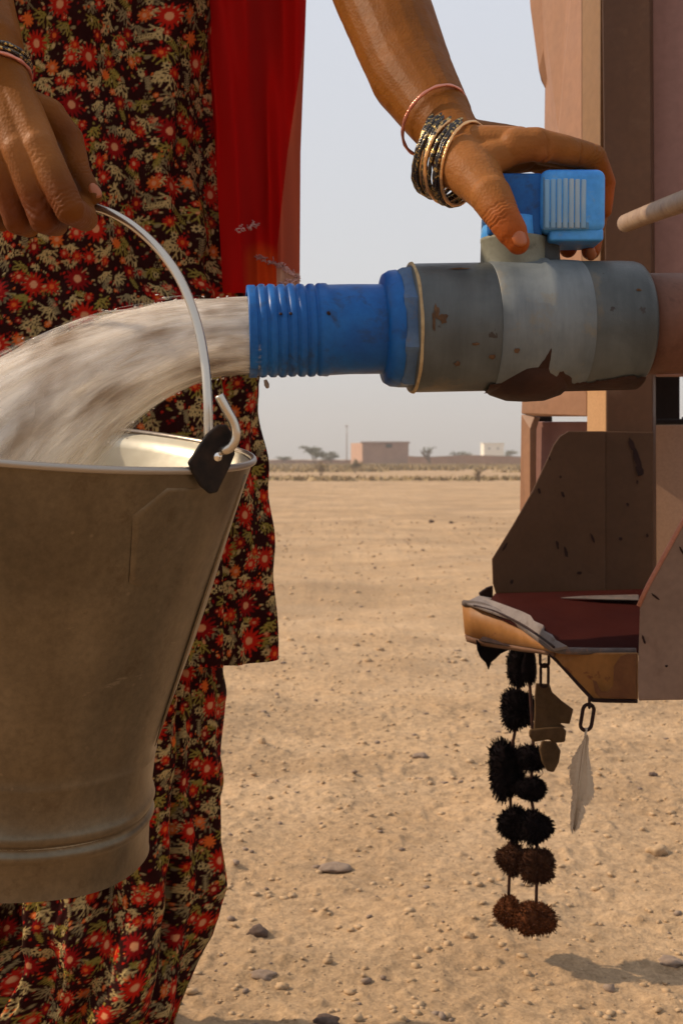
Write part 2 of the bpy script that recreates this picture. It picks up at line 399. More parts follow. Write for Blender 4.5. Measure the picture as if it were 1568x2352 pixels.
# water ---------------------------------------------------------------
def water_mat(name, cover, scale, fall=0.0):
    g = N(name)
    uv = g.tc.outputs['UV']
    st = g.mapping((1.1*scale, 7*scale, 1), src=uv)
    n1 = g.noise(2.0, 3, 0.5, src=st, dist=0.4)
    n2 = g.noise(6, 3, 0.5, src=g.mapping((0.7*scale, 7*scale, 1), src=uv))
    pat = g.math('ADD', g.noise(1.3, 3, 0.5, src=g.mapping((1.6, 3.4, 1), src=uv, loc=(2.3, 0, 0))), -0.03)
    c = g.mix(g.ramp(n2, [(0.3, 0.0), (0.7, 1.0)]), (0.84, 0.78, 0.71), (0.93, 0.90, 0.86))
    c = g.mix(g.ramp(pat, [(0.47, 0.0), (0.62, 0.92)]), c, (0.20, 0.11, 0.05))
    g.base(c).rough(0.32)
    g.b.inputs['IOR'].default_value = 1.33
    sx = g.n.new('ShaderNodeSeparateXYZ'); g.l.new(uv, sx.inputs[0])
    al = g.math('ADD', g.math('MULTIPLY', g.math('SUBTRACT', n1, 0.5), 2.4), cover)
    al = g.math('SUBTRACT', al, g.math('MULTIPLY', g.math('MAXIMUM', g.math('SUBTRACT', sx.outputs['X'], 0.35), 0.0), fall))
    cl = g.n.new('ShaderNodeClamp'); g.l.new(al, cl.inputs[0]); cl.inputs[1].default_value = 0.0
    g.l.new(cl.outputs[0], g.b.inputs['Alpha'])
    g.bump(g.math('ADD', n1, n2), 0.15, 0.003)
    tr = g.n.new('ShaderNodeBsdfTranslucent'); tr.inputs[0].default_value = (0.88, 0.82, 0.74, 1)
    tp = g.n.new('ShaderNodeBsdfTransparent')
    mt = g.n.new('ShaderNodeMixShader'); g.l.new(cl.outputs[0], mt.inputs[0]); g.l.new(tp.outputs[0], mt.inputs[1]); g.l.new(tr.outputs[0], mt.inputs[2])
    mx = g.n.new('ShaderNodeMixShader'); mx.inputs[0].default_value = 0.48
    g.l.new(g.b.outputs[0], mx.inputs[1]); g.l.new(mt.outputs[0], mx.inputs[2])
    g.l.new(mx.outputs[0], g.n['Material Output'].inputs[0])
    return g.m
M['water_a'] = water_mat('water_outer', 0.55, 1.0)
g = N('water_drop'); g.base((0.72, 0.66, 0.58)).rough(0.15); M['water_drop'] = g.m
M['water_a'] = water_mat('water_outer', 0.62, 1.0, 0.22)
M['water_b'] = water_mat('water_inner', 0.95, 1.3, 0.25)
MS = [water_mat('water_spray', c_, k_, 0.02) for c_, k_ in ((0.42, 1.0), (0.30, 1.2), (0.18, 0.9), (0.06, 1.4), (-0.05, 1.1), (-0.16, 1.5))]
g = N('water_pool'); g.base((0.45, 0.37, 0.28)).rough(0.12); g.bump(g.noise(40, 4), 0.8, 0.01); M['pool'] = g.m

# ================================================================== GROUND
def axis_pts(lo, hi, step, far_lo, far_hi, gr):
    mid = list(np.arange(lo, hi, step))
    a, s = lo, step
    L = []
    while a > far_lo: s *= gr; a -= s; L.append(a)
    b, s = hi, step
    Rr = []
    while b < far_hi: Rr.append(b); s *= gr; b += s
    Rr.append(b)
    return np.array(L[::-1] + mid + Rr)
xs = axis_pts(-0.75, 1.15, 0.0052, -4000, 4000, 1.12)
ys = axis_pts(1.35, 3.3, 0.0060, -60, 6500, 1.045)
GX, GY = np.meshgrid(xs, ys)
def ground_h(x, y):
    r = np.hypot(x, y)
    h = 0.030*fbm(x*0.9, y*0.9, 3, 5) + 0.017*fbm(x*5, y*5, 3, 11) + 0.0045*fbm(x*22, y*22, 3, 21)
    near = np.clip(1.6 - r/4.0, 0, 1)
    h = h + near*0.0032*fbm(x*75, y*75, 2, 31)
    bl = np.clip(vnoise(x*38, y*38, 41)-0.20, 0, 1)*0.024 * near
    cl = np.clip(vnoise(x*95, y*95, 47)-0.26, 0, 1)*0.015 * near
    return h*np.clip(1.0, 0, 1) + bl + cl
GZ = ground_h(GX, GY) - 0.008
grd = grid_mesh('ground', np.stack([GX, GY, GZ], -1).reshape(-1, 3), len(xs), len(ys), M['sand'])
tag(grd, kind='structure')
def gz(x, y): return float(ground_h(np.array([x], float), np.array([y], float))[0]) - 0.008

# loose gravel: nobody could count it
def pebbles(n, xr, yr, rmin, rmax, seed, power=3.0):
    rng = np.random.RandomState(seed)
    ico = bmesh.new(); bmesh.ops.create_icosphere(ico, subdivisions=1, radius=1)
    bv = np.array([v.co[:] for v in ico.verts]); bf = np.array([[v.index for v in f.verts] for f in ico.faces]); ico.free()
    x = rng.uniform(*xr, n); y = yr[0] + (yr[1]-yr[0])*rng.rand(n)**1.6
    r = rmin + (rmax-rmin)*rng.rand(n)**power
    z = ground_h(x, y) - 0.008
    sc3 = np.stack([r*rng.uniform(0.8, 1.5, n), r*rng.uniform(0.8, 1.3, n), r*rng.uniform(0.45, 0.8, n)], -1)
    jit = 1 + rng.uniform(-0.28, 0.28, (n, len(bv), 1))
    a = rng.uniform(0, 6.28, n)
    v = bv[None]*jit*sc3[:, None, :]
    vx = v[..., 0]*np.cos(a)[:, None] - v[..., 1]*np.sin(a)[:, None]
    vy = v[..., 0]*np.sin(a)[:, None] + v[..., 1]*np.cos(a)[:, None]
    V = np.stack([vx + x[:, None], vy + y[:, None], v[..., 2] + (z + sc3[:, 2]*0.25)[:, None]], -1).reshape(-1, 3)
    Fq = (bf[None] + (np.arange(n)*len(bv))[:, None, None]).reshape(-1, 3).astype(np.int32)
    me = bpy.data.meshes.new('gravel')
    me.vertices.add(len(V)); me.vertices.foreach_set('co', V.astype(np.float32).ravel())
    me.loops.add(Fq.size); me.loops.foreach_set('vertex_index', Fq.ravel())
    me.polygons.add(len(Fq)); me.polygons.foreach_set('loop_start', np.arange(0, Fq.size, 3, dtype=np.int32))
    me.update(calc_edges=True)
    me.materials.append(M['stone_tan']); me.materials.append(M['stone_grey'])
    mi = np.repeat((rng.rand(n) < 0.16).astype(np.int32), len(bf)); me.polygons.foreach_set('material_index', mi)
    return link(bpy.data.objects.new('gravel', me))
tag(pebbles(7500, (-0.8, 1.3), (1.35, 4.2), 0.0011, 0.0072, 3, 4.0), 'fine tan gravel scattered over the bare sandy ground near the tanker', 'gravel', kind='stuff')
tag(pebbles(3500, (-2.0, 4.0), (4.0, 14.0), 0.004, 0.016, 5, 3.5), 'scattered coarse gravel farther out on the sandy plain', 'gravel', kind='stuff')

def stone(X, Y, w, h, mat, label, seed):
    """a single stone seen at (X, Y) resting on the ground, w/h in view units"""
    d = CH*F/(Y-1055.0)
    p = P(X, Y, d*0.9985); r = px(w*0.42, d); h = h*0.8
    bm = bmesh.new(); bmesh.ops.create_icosphere(bm, subdivisions=3, radius=1)
    rng = random.Random(seed); off = rng.uniform(0, 50)
    V = []
    for v in bm.verts:
        c = v.co
        k = 1 + 0.55*float(vnoise(np.array([c.x*1.7+off]), np.array([c.y*1.7+c.z*1.3+off]))[0]) + 0.2*float(vnoise(np.array([c.x*5+off]), np.array([c.y*5+c.z*4]))[0])
        V.append(Vector((c.x*k*r, c.y*k*r*0.8, c.z*k*px(h, d)*0.75)))
    Fc = [[v.index for v in f.verts] for f in bm.faces]; bm.free()
    o = mesh_obj('stone', V, Fc, mat); o.location = (p.x, p.y, gz(p.x, p.y) + px(h, d)*0.25)
    return tag(o, label, 'stone', 'loose stones on the sand')
stone(590, 2132, 56, 26, M['stone_dark'], 'dark flat stone on the sand just right of the bent salwar leg', 1)
stone(768, 1972, 88, 16, M['stone_grey'], 'wide low grey stone, palest and longest one mid-ground between salwar and tassels', 2)
stone(606, 2234, 70, 18, M['stone_grey'], 'flat grey stone half sunk below the dark stone near the salwar', 3)
stone(1076, 2143, 30, 16, M['stone_tan'], 'small reddish tan stone just left of the lowest pompoms', 4)
stone(603, 1700, 20, 18, M['stone_tan'], 'small upright brown stone standing right of the kurta hem shadow', 5)
stone(967, 1733, 40, 14, M['stone_grey'], 'grey stone lying left of the largest black pompom', 6)
stone(750, 2346, 70, 22, M['stone_dark'], 'dark stone cut by the bottom edge of the view', 7)
stone(990, 1200, 14, 8, M['stone_dark'], 'tiny dark stone far out on the plain, left one of a pair', 8)
stone(1036, 1201, 14, 7, M['stone_dark'], 'tiny dark stone far out on the plain, right one of a pair', 9)
stone(1512, 1945, 60, 24, M['stone_tan'], 'crumbly tan clod of earth right of the tassels', 10)
stone(1540, 2190, 80, 18, M['stone_grey'], 'broken grey stone in the sand at the lower right of the tassels', 11)
stone(1500, 1778, 26, 9, M['stone_dark'], 'small dark stone below the side plate of the tanker step', 12)
# ================================================================== FAR THINGS
def ground_d(Y): return CH*F/(Y-1055.0)
def far_box(name, X0, X1, Ytop, d, depth, mat, label, cat):
    a = P(X0, 1055, d); b = P(X1, 1055, d); top = CH + (1055-Ytop)/F*d
    e = empty(name, ((a.x+b.x)/2, a.y, 0), label, cat)
    V, Fc = box_vf(((a.x+b.x)/2, a.y+depth/2, top/2-0.1), b.x-a.x, depth, top+0.2)
    mesh_obj('wall', V, Fc, mat, e, smooth=False)
    return e, a, b, top
# brown mud-brick building with a lighter side
d = 150.0
e, a, b, top = far_box('brick_building', 832, 938, 1018, d, 6, M['mudbrick'], 'long brown flat-roofed building on the horizon with a small dark window', 'building')
V, Fc = box_vf(((a.x+b.x)/2, a.y+3, top+0.1), b.x-a.x+0.35, 6.35, 0.22); mesh_obj('roof', V, Fc, M['mudbrick'], e, smooth=False)
wx = P(893, 1023, d); V, Fc = box_vf((wx.x, a.y-0.03, wx.z-0.05), 0.75, 0.1, 0.5); mesh_obj('window', V, Fc, M['window_dark'], e, smooth=False)
a2 = P(806, 1055, d)
V = [Vector((a.x-0.01, a.y+0.02, -0.2)), Vector((a2.x, a.y+4, -0.2)), Vector((a2.x+2, a.y+7, -0.2)), Vector((a.x-0.01, a.y+5, -0.2))]
V += [Vector((v.x, v.y, top+0.05)) for v in V]
mesh_obj('side_wing', V, [(0, 3, 2, 1), (4, 5, 6, 7), (0, 1, 5, 4), (1, 2, 6, 5), (2, 3, 7, 6), (3, 0, 4, 7)], paint('pink_plaster', (0.42, 0.25, 0.17), (0.47, 0.29, 0.20), 0.9, 0.8, fine=8), e, smooth=False)
e, a, b, top = far_box('white_house', 1111, 1157, 1019, 210, 5, M['whitewash'], 'small white cube of a house on the horizon beside the tanker', 'house')
V, Fc = box_vf(((a.x+b.x)/2, a.y+2.5, top+0.07), b.x-a.x+0.25, 5.25, 0.16); mesh_obj('roof', V, Fc, M['whitewash'], e, smooth=False)
for XX in (1123, 1143):
    wx = P(XX, 1030, 210); V, Fc = box_vf((wx.x, a.y-0.03, wx.z), 0.4, 0.1, 0.4); mesh_obj('window', V, Fc, paint('grey_shutter', (0.4, 0.38, 0.33), (0.5, 0.48, 0.42), 0.8, 1), e, smooth=False)
e, a, b, top = far_box('low_white_wall', 1068, 1092, 1044, 220, 2, M['whitewash'], 'low pale wall section left of the white house', 'wall')
# long mud wall on the horizon
a = P(938, 1055, 128); b = P(1700, 1055, 118)
wl_ = MB()
npt = 60
Vw = []
for i in range(npt+1):
    t = i/npt; q = a.lerp(b, t); hh = 1.02 + 0.16*float(vnoise(np.array([t*25.0]), np.array([0.0]), 9)[0]) + 0.22*float(vnoise(np.array([t*6.0]), np.array([3.0]), 9)[0])
    Vw += [Vector((q.x, q.y, -0.2)), Vector((q.x, q.y, hh)), Vector((q.x, q.y+0.5, hh)), Vector((q.x, q.y+0.5, -0.2))]
Fw = []
for i in range(npt):
    o = i*4
    Fw += [(o, o+4, o+5, o+1), (o+1, o+5, o+6, o+2), (o+2, o+6, o+7, o+3)]
Fw += [(0, 1, 2, 3), (npt*4+3, npt*4+2, npt*4+1, npt*4)]
tag(mesh_obj('mud_wall', Vw, Fw, M['mudwall'], smooth=False), 'long low reddish brown mud wall along the horizon', 'wall')
a = P(300, 1055, 150); b = P(806, 1055, 158)
Vw = []
for i in range(npt+1):
    t = i/npt; q = a.lerp(b, t); hh = 0.62 + 0.25*float(vnoise(np.array([t*22.0]), np.array([0.0]), 19)[0])
    Vw += [Vector((q.x, q.y, -0.2)), Vector((q.x, q.y, hh)), Vector((q.x, q.y+0.5, hh)), Vector((q.x, q.y+0.5, -0.2))]
tag(mesh_obj('earth_bank', Vw, Fw, M['mudwall'], smooth=False), 'low dark earth bank along the horizon left of the brown building', 'wall')
# mast
p = P(796, 1055, 170); h = CH+80/F*170
e = empty('radio_mast', (p.x, p.y, 0), 'thin pale mast standing left of the brown building', 'mast')
tube('pole', [(p.x, p.y, 0), (p.x, p.y, h)], [0.09, 0.05], M['mudwall'], e, 6)
tube('antenna', [(p.x-0.25, p.y, h-0.25), (p.x+0.25, p.y, h-0.25)], 0.05, M['mudwall'], e, 5)

def tree(name, X, Ybase_d, hpx, wpx, label, seed, flat=True, nleaf=1500, cat='tree', trunkw=0.09, leafm='leaf'):
    rng = random.Random(seed); d = Ybase_d
    base = P(X, 1055, d); base.z = 0
    H = CH + px(hpx, d); Wd = px(wpx, d)
    e = empty(name, base, label, cat)
    t = MB(); tips = []
    def branch(p, dirv, L, r, lev):
        n = 4; path = [p]; q = p.copy(); dv = dirv.normalized()
        for i in range(n):
            dv = (dv + Vector((rng.uniform(-.25, .25), rng.uniform(-.25, .25), rng.uniform(-.1, .15)))).normalized()
            q = q + dv*L/n; path.append(q.copy())
        t.tube(path, [r*(1-0.55*i/n) for i in range(n+1)], n=6, cap=False)
        if lev == 0: tips.append(path[-1]); tips.append(path[-2]); return
        for k in range(rng.choice((2, 3))):
            s = rng.uniform(0.45, 1.0); pp = path[max(1, int(s*n))]
            ang = rng.uniform(0, 6.28)
            out = Vector((math.cos(ang)*Wd/H*1.5, math.sin(ang)*0.8, 0.45 if flat else 0.9))
            branch(pp, dv*0.4+out, L*0.62, r*0.55, lev-1)
    for k in range(2 if flat else 3):
        branch(base.copy(), Vector((rng.uniform(-.45, .45), rng.uniform(-.2, .2), 1)), H*0.56, trunkw, 3)
    t.build('trunk', M['bark'], e)
    V, Fc = [], []
    for i in range(nleaf):
        c = rng.choice(tips) + Vector((rng.gauss(0, Wd*0.07), rng.gauss(0, Wd*0.07), rng.gauss(0, H*0.035)))
        c.x = base.x + max(-Wd*0.55, min(Wd*0.55, c.x-base.x)); c.z = min(c.z, H)
        s = rng.uniform(0.06, 0.17)*H/3
        u = Vector((rng.gauss(0, 1), rng.gauss(0, 1), rng.gauss(0, .6))).normalized()*s
        v = Vector((rng.gauss(0, 1), rng.gauss(0, 1), rng.gauss(0, .6))).normalized()*s*0.6
        o = len(V); V += [c-u, c-v, c+u, c+v]; Fc.append((o, o+1, o+2, o+3))
    mesh_obj('crown', V, Fc, M[leafm], e, smooth=False)
    return e
tree('acacia_tree', 722, 130, 44, 82, 'wide flat acacia tree left of the brown building', 11)
tree('acacia_tree', 652, 150, 16, 60, 'low pale scrubby tree beside the red kurta edge on the horizon', 12)
tree('acacia_tree', 762, 140, 24, 44, 'low bushy tree between the wide acacia and the mast', 13)
tree('dry_tree', 990, 118, 40, 30, 'bare upright dry tree right of the brown building', 14, flat=False, nleaf=150)
tree('acacia_tree', 1060, 150, 34, 62, 'thin open tree left of the white house', 15, nleaf=500)
tree('acacia_tree', 1178, 170, 32, 52, 'thin tree between the white house and the tanker', 16, nleaf=600)
tree('thorn_bush', 735, 46, 2, 36, 'small thorny bush on the near scrub line below the wide acacia', 17, flat=False, nleaf=260, cat='bush', trunkw=0.02, leafm='scrub')
tree('thorn_bush', 1100, 36, -14, 30, 'small dry bush at the foot of the mud wall below the white house', 18, flat=False, nleaf=260, cat='bush', trunkw=0.02, leafm='scrub')
tree('thorn_bush', 815, 60, 6, 40, 'olive bush in front of the brown building corner', 19, flat=False, nleaf=500, cat='bush', trunkw=0.03)
# scrub grass
rng = np.random.RandomState(4)
n = 34000
dd = 38 + 100*rng.rand(n)**1.1; XX = rng.uniform(300, 1500, n)
x = (XX-784)/F*dd; y = dd
keep = (fbm(x*0.10, y*0.06, 3, 77) > (0.10 - 0.0022*(dd-38))) | (dd > 115)
x, y, dd = x[keep], y[keep], dd[keep]; n = len(x)
hh = rng.uniform(0.06, 0.26, n)*np.clip(dd/75, 0.7, 1.3); w = rng.uniform(0.02, 0.11, n)
V = np.zeros((n, 3, 3)); V[:, 0] = np.stack([x-w, y, x*0-0.03], -1); V[:, 1] = np.stack([x+w, y+rng.uniform(-.2, .2, n), x*0-0.03], -1)
V[:, 2] = np.stack([x+rng.uniform(-.15, .15, n), y+rng.uniform(-.1, .1, n), hh], -1)
o = mesh_obj('scrub_grass', V.reshape(-1, 3).tolist(), np.arange(n*3).reshape(-1, 3).tolist(), M['scrub'], smooth=False)
tag(o, 'dry olive scrub grass in tufts across the far edge of the sandy plain', 'grass', kind='stuff')

# ================================================================== FLORAL PRINT (one repeat of the fabric, painted as numbers)
TW, TH, PXM = 0.200, 0.170, 0.0005
tw, th = int(TW/PXM), int(TH/PXM)
tile = np.zeros((th, tw, 3), np.float32); tile[:] = (0.020, 0.0024, 0.0016)
rt = random.Random(21)
RED, DRED, ORA = (0.38, 0.010, 0.003), (0.20, 0.003, 0.003), (0.56, 0.105, 0.016)
CRM, PNK, OLV, GRY = (0.42, 0.30, 0.125), (0.52, 0.22, 0.10), (0.24, 0.18, 0.032), (0.22, 0.165, 0.08)
def stampf(u0, v0, rad, fn, wrap=True):
    k = int(rad/PXM)+2
    iu = np.arange(int(u0/PXM)-k, int(u0/PXM)+k+1); iv = np.arange(int(v0/PXM)-k, int(v0/PXM)+k+1)
    U, Vv = np.meshgrid(iu*PXM-u0, iv*PXM-v0)
    A, B = np.meshgrid(iu % tw, iv % th)
    for mask, col in fn(U, Vv):
        m = mask > 0
        tile[B[m], A[m]] = np.array(col)*(1+rt.uniform(-.12, .12))
def flower(u, v, r, petals, col, cc, ring=None):
    ph = rt.uniform(0, 6)
    def fn(U, V):
        rr = np.hypot(U, V); a = np.arctan2(V, U)
        e = r*(0.80+0.22*np.cos(petals*a+ph))
        out = [(rr < e, col)]
        if ring: out.append(((rr < e) & (rr > e*0.80) & (np.cos(petals*a+ph) > 0.2), ring))
        out.append(((rr < r*0.85) & (np.abs(np.sin((petals*a+ph)/2+1.57)) < 0.0), DRED))
        out.append((rr < r*0.30, cc))
        return out
    stampf(u, v, r, fn)
def ringf(u, v, r, col):
    ph = rt.uniform(0, 6)
    stampf(u, v, r, lambda U, V: [(np.hypot(U, V) < r*(0.8+0.2*np.cos(7*np.arctan2(V, U)+ph)), col), (np.hypot(U, V) < r*0.36, (0.015, 0.004, 0.004))])
def seg_set(segs, w, col):
    def fn(U, V):
        m = np.zeros(U.shape, bool)
        for (x0, y0, x1, y1) in segs:
            dx, dy = x1-x0, y1-y0; L = dx*dx+dy*dy+1e-12
            t = np.clip(((U-x0)*dx+(V-y0)*dy)/L, 0, 1)
            m |= np.hypot(U-x0-t*dx, V-y0-t*dy) < w
        return [(m, col)]
    return fn
def coral(u, v, r, ang, col):
    segs = []
    for s_ in (-1.0, -0.38, 0.30, 0.95):
        a = ang+s_+rt.uniform(-.12, .12); L1 = r*rt.uniform(.45, .60)
        x1, y1 = math.cos(a)*L1, math.sin(a)*L1; segs.append((math.cos(a)*r*0.1, math.sin(a)*r*0.1, x1, y1))
        for q in (-0.50, 0.45):
            L2 = r*rt.uniform(.34, .48); segs.append((x1, y1, x1+math.cos(a+q)*L2, y1+math.sin(a+q)*L2))
        q = rt.choice((-.95, .95)); segs.append((x1*0.55, y1*0.55, x1*0.55+math.cos(a+q)*r*.26, y1*0.55+math.sin(a+q)*r*.26))
    stampf(u, v, r*1.15, seg_set(segs, 0.00066, col))
def frond(u, v, r, ang, col):
    segs = [(-math.cos(ang)*r, -math.sin(ang)*r, math.cos(ang)*r, math.sin(ang)*r)]
    for k in range(-3, 4):
        t = k/3.6*r; x, y = math.cos(ang)*t, math.sin(ang)*t
        for s in (-1, 1): segs.append((x, y, x+math.cos(ang+s*1.0)*r*0.42, y+math.sin(ang+s*1.0)*r*0.42))
    stampf(u, v, r*1.3, seg_set(segs, 0.00058, col))
def leaf(u, v, r, ang, col):
    def fn(U, V):
        x = U*math.cos(ang)+V*math.sin(ang); y = -U*math.sin(ang)+V*math.cos(ang)
        return [((x/r)**2+(y/(r*0.55))**2 < 1, col)]
    stampf(u, v, r, fn)
def dots(u, v, r, col):
    c = [(0, 0)] + [(math.cos(a)*r*0.7, math.sin(a)*r*0.7) for a in np.arange(0, 6.2, 1.05)]
    stampf(u, v, r*1.2, lambda U, V: [(np.min([np.hypot(U-x, V-y) for x, y in c], 0) < r*0.17, col)])
rr_ = rt.uniform
for i in range(700): leaf(rr_(0, TW), rr_(0, TH), rr_(.0008, .0021), rr_(0, 6), rt.choice((CRM, GRY, OLV, DRED, RED, RED, ORA)))
def jgrid(n, jit=0.35):
    k = int(round(math.sqrt(n*TW/TH))); m_ = int(round(n/k))
    return [((i+.5+rr_(-jit, jit))*TW/k, (j+.5+rr_(-jit, jit))*TH/m_) for i in range(k) for j in range(m_)]
for p in jgrid(56): coral(*p, rr_(.0110, .0165), rr_(-2.4, -0.7), rt.choice((CRM, CRM, OLV, GRY)))
for p in jgrid(60): flower(*p, rr_(.0022, .0042), 8, rt.choice((RED, DRED, RED, ORA)), PNK)
for p in jgrid(26): frond(*p, rr_(.0065, .0095), rr_(0, 6), rt.choice((OLV, OLV, GRY, CRM)))
for p in jgrid(60): leaf(*p, rr_(.002, .0036), rr_(0, 6), rt.choice((CRM, GRY, PNK, CRM)))
for p in jgrid(26): dots(*p, rr_(.003, .005), rt.choice((CRM, GRY)))
def spaced(n, dmin, pts, tries=900):
    out = []
    for _ in range(tries):
        p = (rr_(0, TW), rr_(0, TH))
        if all(math.hypot(min(abs(p[0]-q[0]), TW-abs(p[0]-q[0])), min(abs(p[1]-q[1]), TH-abs(p[1]-q[1]))) > dmin+q[2] for q in pts):
            pts.append((*p, dmin)); out.append(p)
            if len(out) >= n: break
    return out
pts = []
A = spaced(9, 0.0118, pts); B = spaced(30, 0.0058, pts, 2500); C_ = spaced(26, 0.0034, pts, 2500)
for i, p in enumerate(A): flower(*p, 0.0135, 14, RED if i % 3 else DRED, PNK)
for i, p in enumerate(B): flower(*p, rr_(.005, .0085), 10, rt.choice((RED, RED, DRED, ORA)), rt.choice((ORA, PNK)), None)
for p in C_: ringf(*p, rr_(.0032, .0045), CRM)
def print_at(u, v):
    a = (u % TW)/PXM; b = (v % TH)/PXM
    out = 0
    for du, dv in ((-.6, -.6), (.6, -.6), (-.6, .6), (.6, .6)):
        out = out + tile[(b+dv).astype(int) % th, (a+du).astype(int) % tw]
    return out/4.0

# ================================================================== PERSON
person = empty('person', (-0.31, 1.33, 0), 'person in a red floral kurta holding a bucket and turning a blue valve handle', 'person')
def thetas(fine_lo, fine_hi, step, coarse):
    f = np.arange(fine_lo, fine_hi, step)
    c = np.arange(fine_hi, fine_lo+2*math.pi-coarse*0.4, coarse)
    return np.concatenate([f, c])
def garment(name, zs, th, shape, vscale=1.0, uoff=0.0, mat=None):
    """theta=-pi/2 faces the camera, theta=0 is the picture's right side"""
    T, Z = np.meshgrid(th, zs)
    x, y, zz = shape(T, Z)
    # arc-length u at mid row
    k = len(zs)//2
    du = np.hypot(np.diff(x[k]), np.diff(y[k])); u = np.concatenate([[0], np.cumsum(du)]) + uoff
    U = np.repeat(u[None], len(zs), 0)
    col = print_at(U.ravel(), Z.ravel()*vscale + 3.0)
    return grid_mesh(name, np.stack([x, y, zz], -1).reshape(-1, 3), len(th), len(zs), mat or M['floral'], person, close_u=True, col=col)
def kurta_shape(T, Z):
    t = (Z-0.44)/(1.38-0.44)
    cx = -0.315 + 0.0*t
    a = np.interp(Z, [0.44, 0.62, 0.75, 0.86, 0.98, 1.12, 1.25, 1.38], [0.228, 0.222, 0.220, 0.210, 0.19, 0.18, 0.19, 0.13])
    b = np.interp(Z, [0.44, 0.62, 0.75, 0.86, 0.98, 1.12, 1.25, 1.38], [0.135, 0.132, 0.132, 0.130, 0.125, 0.125, 0.12, 0.08])
    amp = np.interp(Z, [0.44, 0.7, 1.0, 1.2], [0.020, 0.014, 0.008, 0.004])
    f = (np.sin(T*7+1.0+1.2*np.sin(Z*4)) + 0.7*np.sin(T*13+Z*3+2) + 0.5*np.sin(T*23-Z*5))*amp*0.55
    f += 0.032*fbm(T*2.2+Z*2.0, Z*5.5-T, 3, 3)*np.interp(Z, [0.5, 0.8], [0.7, 1.1])
    # a soft sideways crease at the hip
    f += -0.012*np.exp(-((Z-0.915-0.05*np.sin(T*1.3))/0.022)**2)*np.clip(np.sin(T+2.4), 0, 1)
    ct, st = np.cos(T), np.sin(T)
    e = 0.88
    x = cx + np.sign(ct)*np.abs(ct)**e*(a+f)
    y = 1.33 + np.sign(st)*np.abs(st)**e*(b+f)
    z = Z + 0.006*np.sin(T*5)*np.clip((0.5-Z)/0.06, 0, 1)
    return x, y, z
zs = np.concatenate([np.arange(0.462, 1.165, 0.0011), np.arange(1.165, 1.385, 0.01)])
th_f = thetas(-R(128), R(14), 0.0044, 0.05)
garment('kurta', zs, th_f, kurta_shape)
def leg_shape(cx, cy, seed):
    def f(T, Z):
        r = np.interp(Z, [0.01, 0.05, 0.09, 0.15, 0.22, 0.42, 0.60], [0.070, 0.088, 0.100, 0.105, 0.104, 0.104, 0.102])
        cx_ = cx + (np.interp(Z, [0.02, 0.09, 0.15, 0.21], [-0.050, -0.036, -0.012, 0]) if seed == 1 else 0)
        fold = np.sin(T*6+seed+1.5*np.sin(Z*5+seed))*0.011 + np.sin(T*11+seed*2+Z*6)*0.009
        # slanting drape towards the ankle
        fold += 0.014*np.sin(T*3.0+Z*34+seed)*np.interp(Z, [0.05, 0.14, 0.26, 0.34], [1, 1, 0.45, 0])
        fold += 0.022*fbm(T*3+Z*6, Z*9-T*2+seed, 3, 9)
        if seed == 1:   # one deep pleat down the outer front
            g0 = -R(45)
            fold += -0.045*np.exp(-((T-g0)/0.11)**2)*np.interp(Z, [0.10, 0.2, 0.5], [0.1, 1, 0.7])
            fold += 0.010*np.exp(-((T-g0-0.26)/0.12)**2) + 0.012*np.exp(-((T-g0+0.26)/0.12)**2)
        fold = fold*(1-0.6*np.exp(-((T+0.1)/0.45)**2))
        return cx_ + np.cos(T)*(r+fold), cy + np.sin(T)*(r*0.92+fold), Z
    return f
zs2 = np.arange(0.012, 0.56, 0.0011)
garment('salwar', zs2, thetas(-R(200), R(10), 0.0110, 0.07), leg_shape(-0.243, 1.315, 1), uoff=0.3)
garment('salwar', zs2, thetas(-R(150), R(30), 0.0125, 0.07), leg_shape(-0.43, 1.372, 4), uoff=0.7)
# dupatta: a folded red sheer stole hanging down the picture's right side of the body
nu, nv = 170, 300
s = np.linspace(0, 1, nu); t = np.linspace(0, 1, nv); S, Tt = np.meshgrid(s, t)
Yv = 672 - Tt*(672+330)
XL = np.interp(Yv, [-330, 0, 300, 672], [330, 470, 492, 512]); XR = np.interp(Yv, [-330, 0, 90, 350, 672], [640, 703, 700, 690, 688])
Xd = XL + (XR-XL)*S
D = 1.205 + 0.10*S**1.6 + 0.018*np.sin(S*11+Yv*0.004) + 0.006*np.sin(S*25+1-Yv*0.006) + 0.004*np.sin(Yv*0.021+S*6) + 0.035*np.exp(-(S/0.10)**2)
D = D + 0.05*np.clip((-Yv)/330, 0, 1)
aa = (Xd-784)/F*D; bb = (1176-Yv)/F*D
V = np.stack([aa, D*cp+bb*sp, CH+bb*cp-D*sp], -1).reshape(-1, 3)
col = np.zeros((nv, nu, 3)); col[:] = (0.44, 0.003, 0.0015)
hem = S > np.interp(Yv, [0, 150, 560, 672], [1.02, 0.97, 0.72, 0.70])
col[hem] = (0.48, 0.10, 0.05)
wl2 = np.clip((S-0.26)/0.10, 0, 1)*np.clip((0.74-S)/0.04, 0, 1)*np.clip((Yv-548-60*np.abs(S-0.5))/35, 0, 1)
col = col*(1-wl2[..., None]) + np.array((0.55, 0.055, 0.006))*wl2[..., None]
pale = (S > 0.70) & (Yv > 612 + 55*(S-0.70)); col[pale] = (0.55, 0.33, 0.24)
grid_mesh('dupatta', V, nu, nv, M['red'], person, col=col.reshape(-1, 3))
tr_ = MB(); rg = random.Random(5)
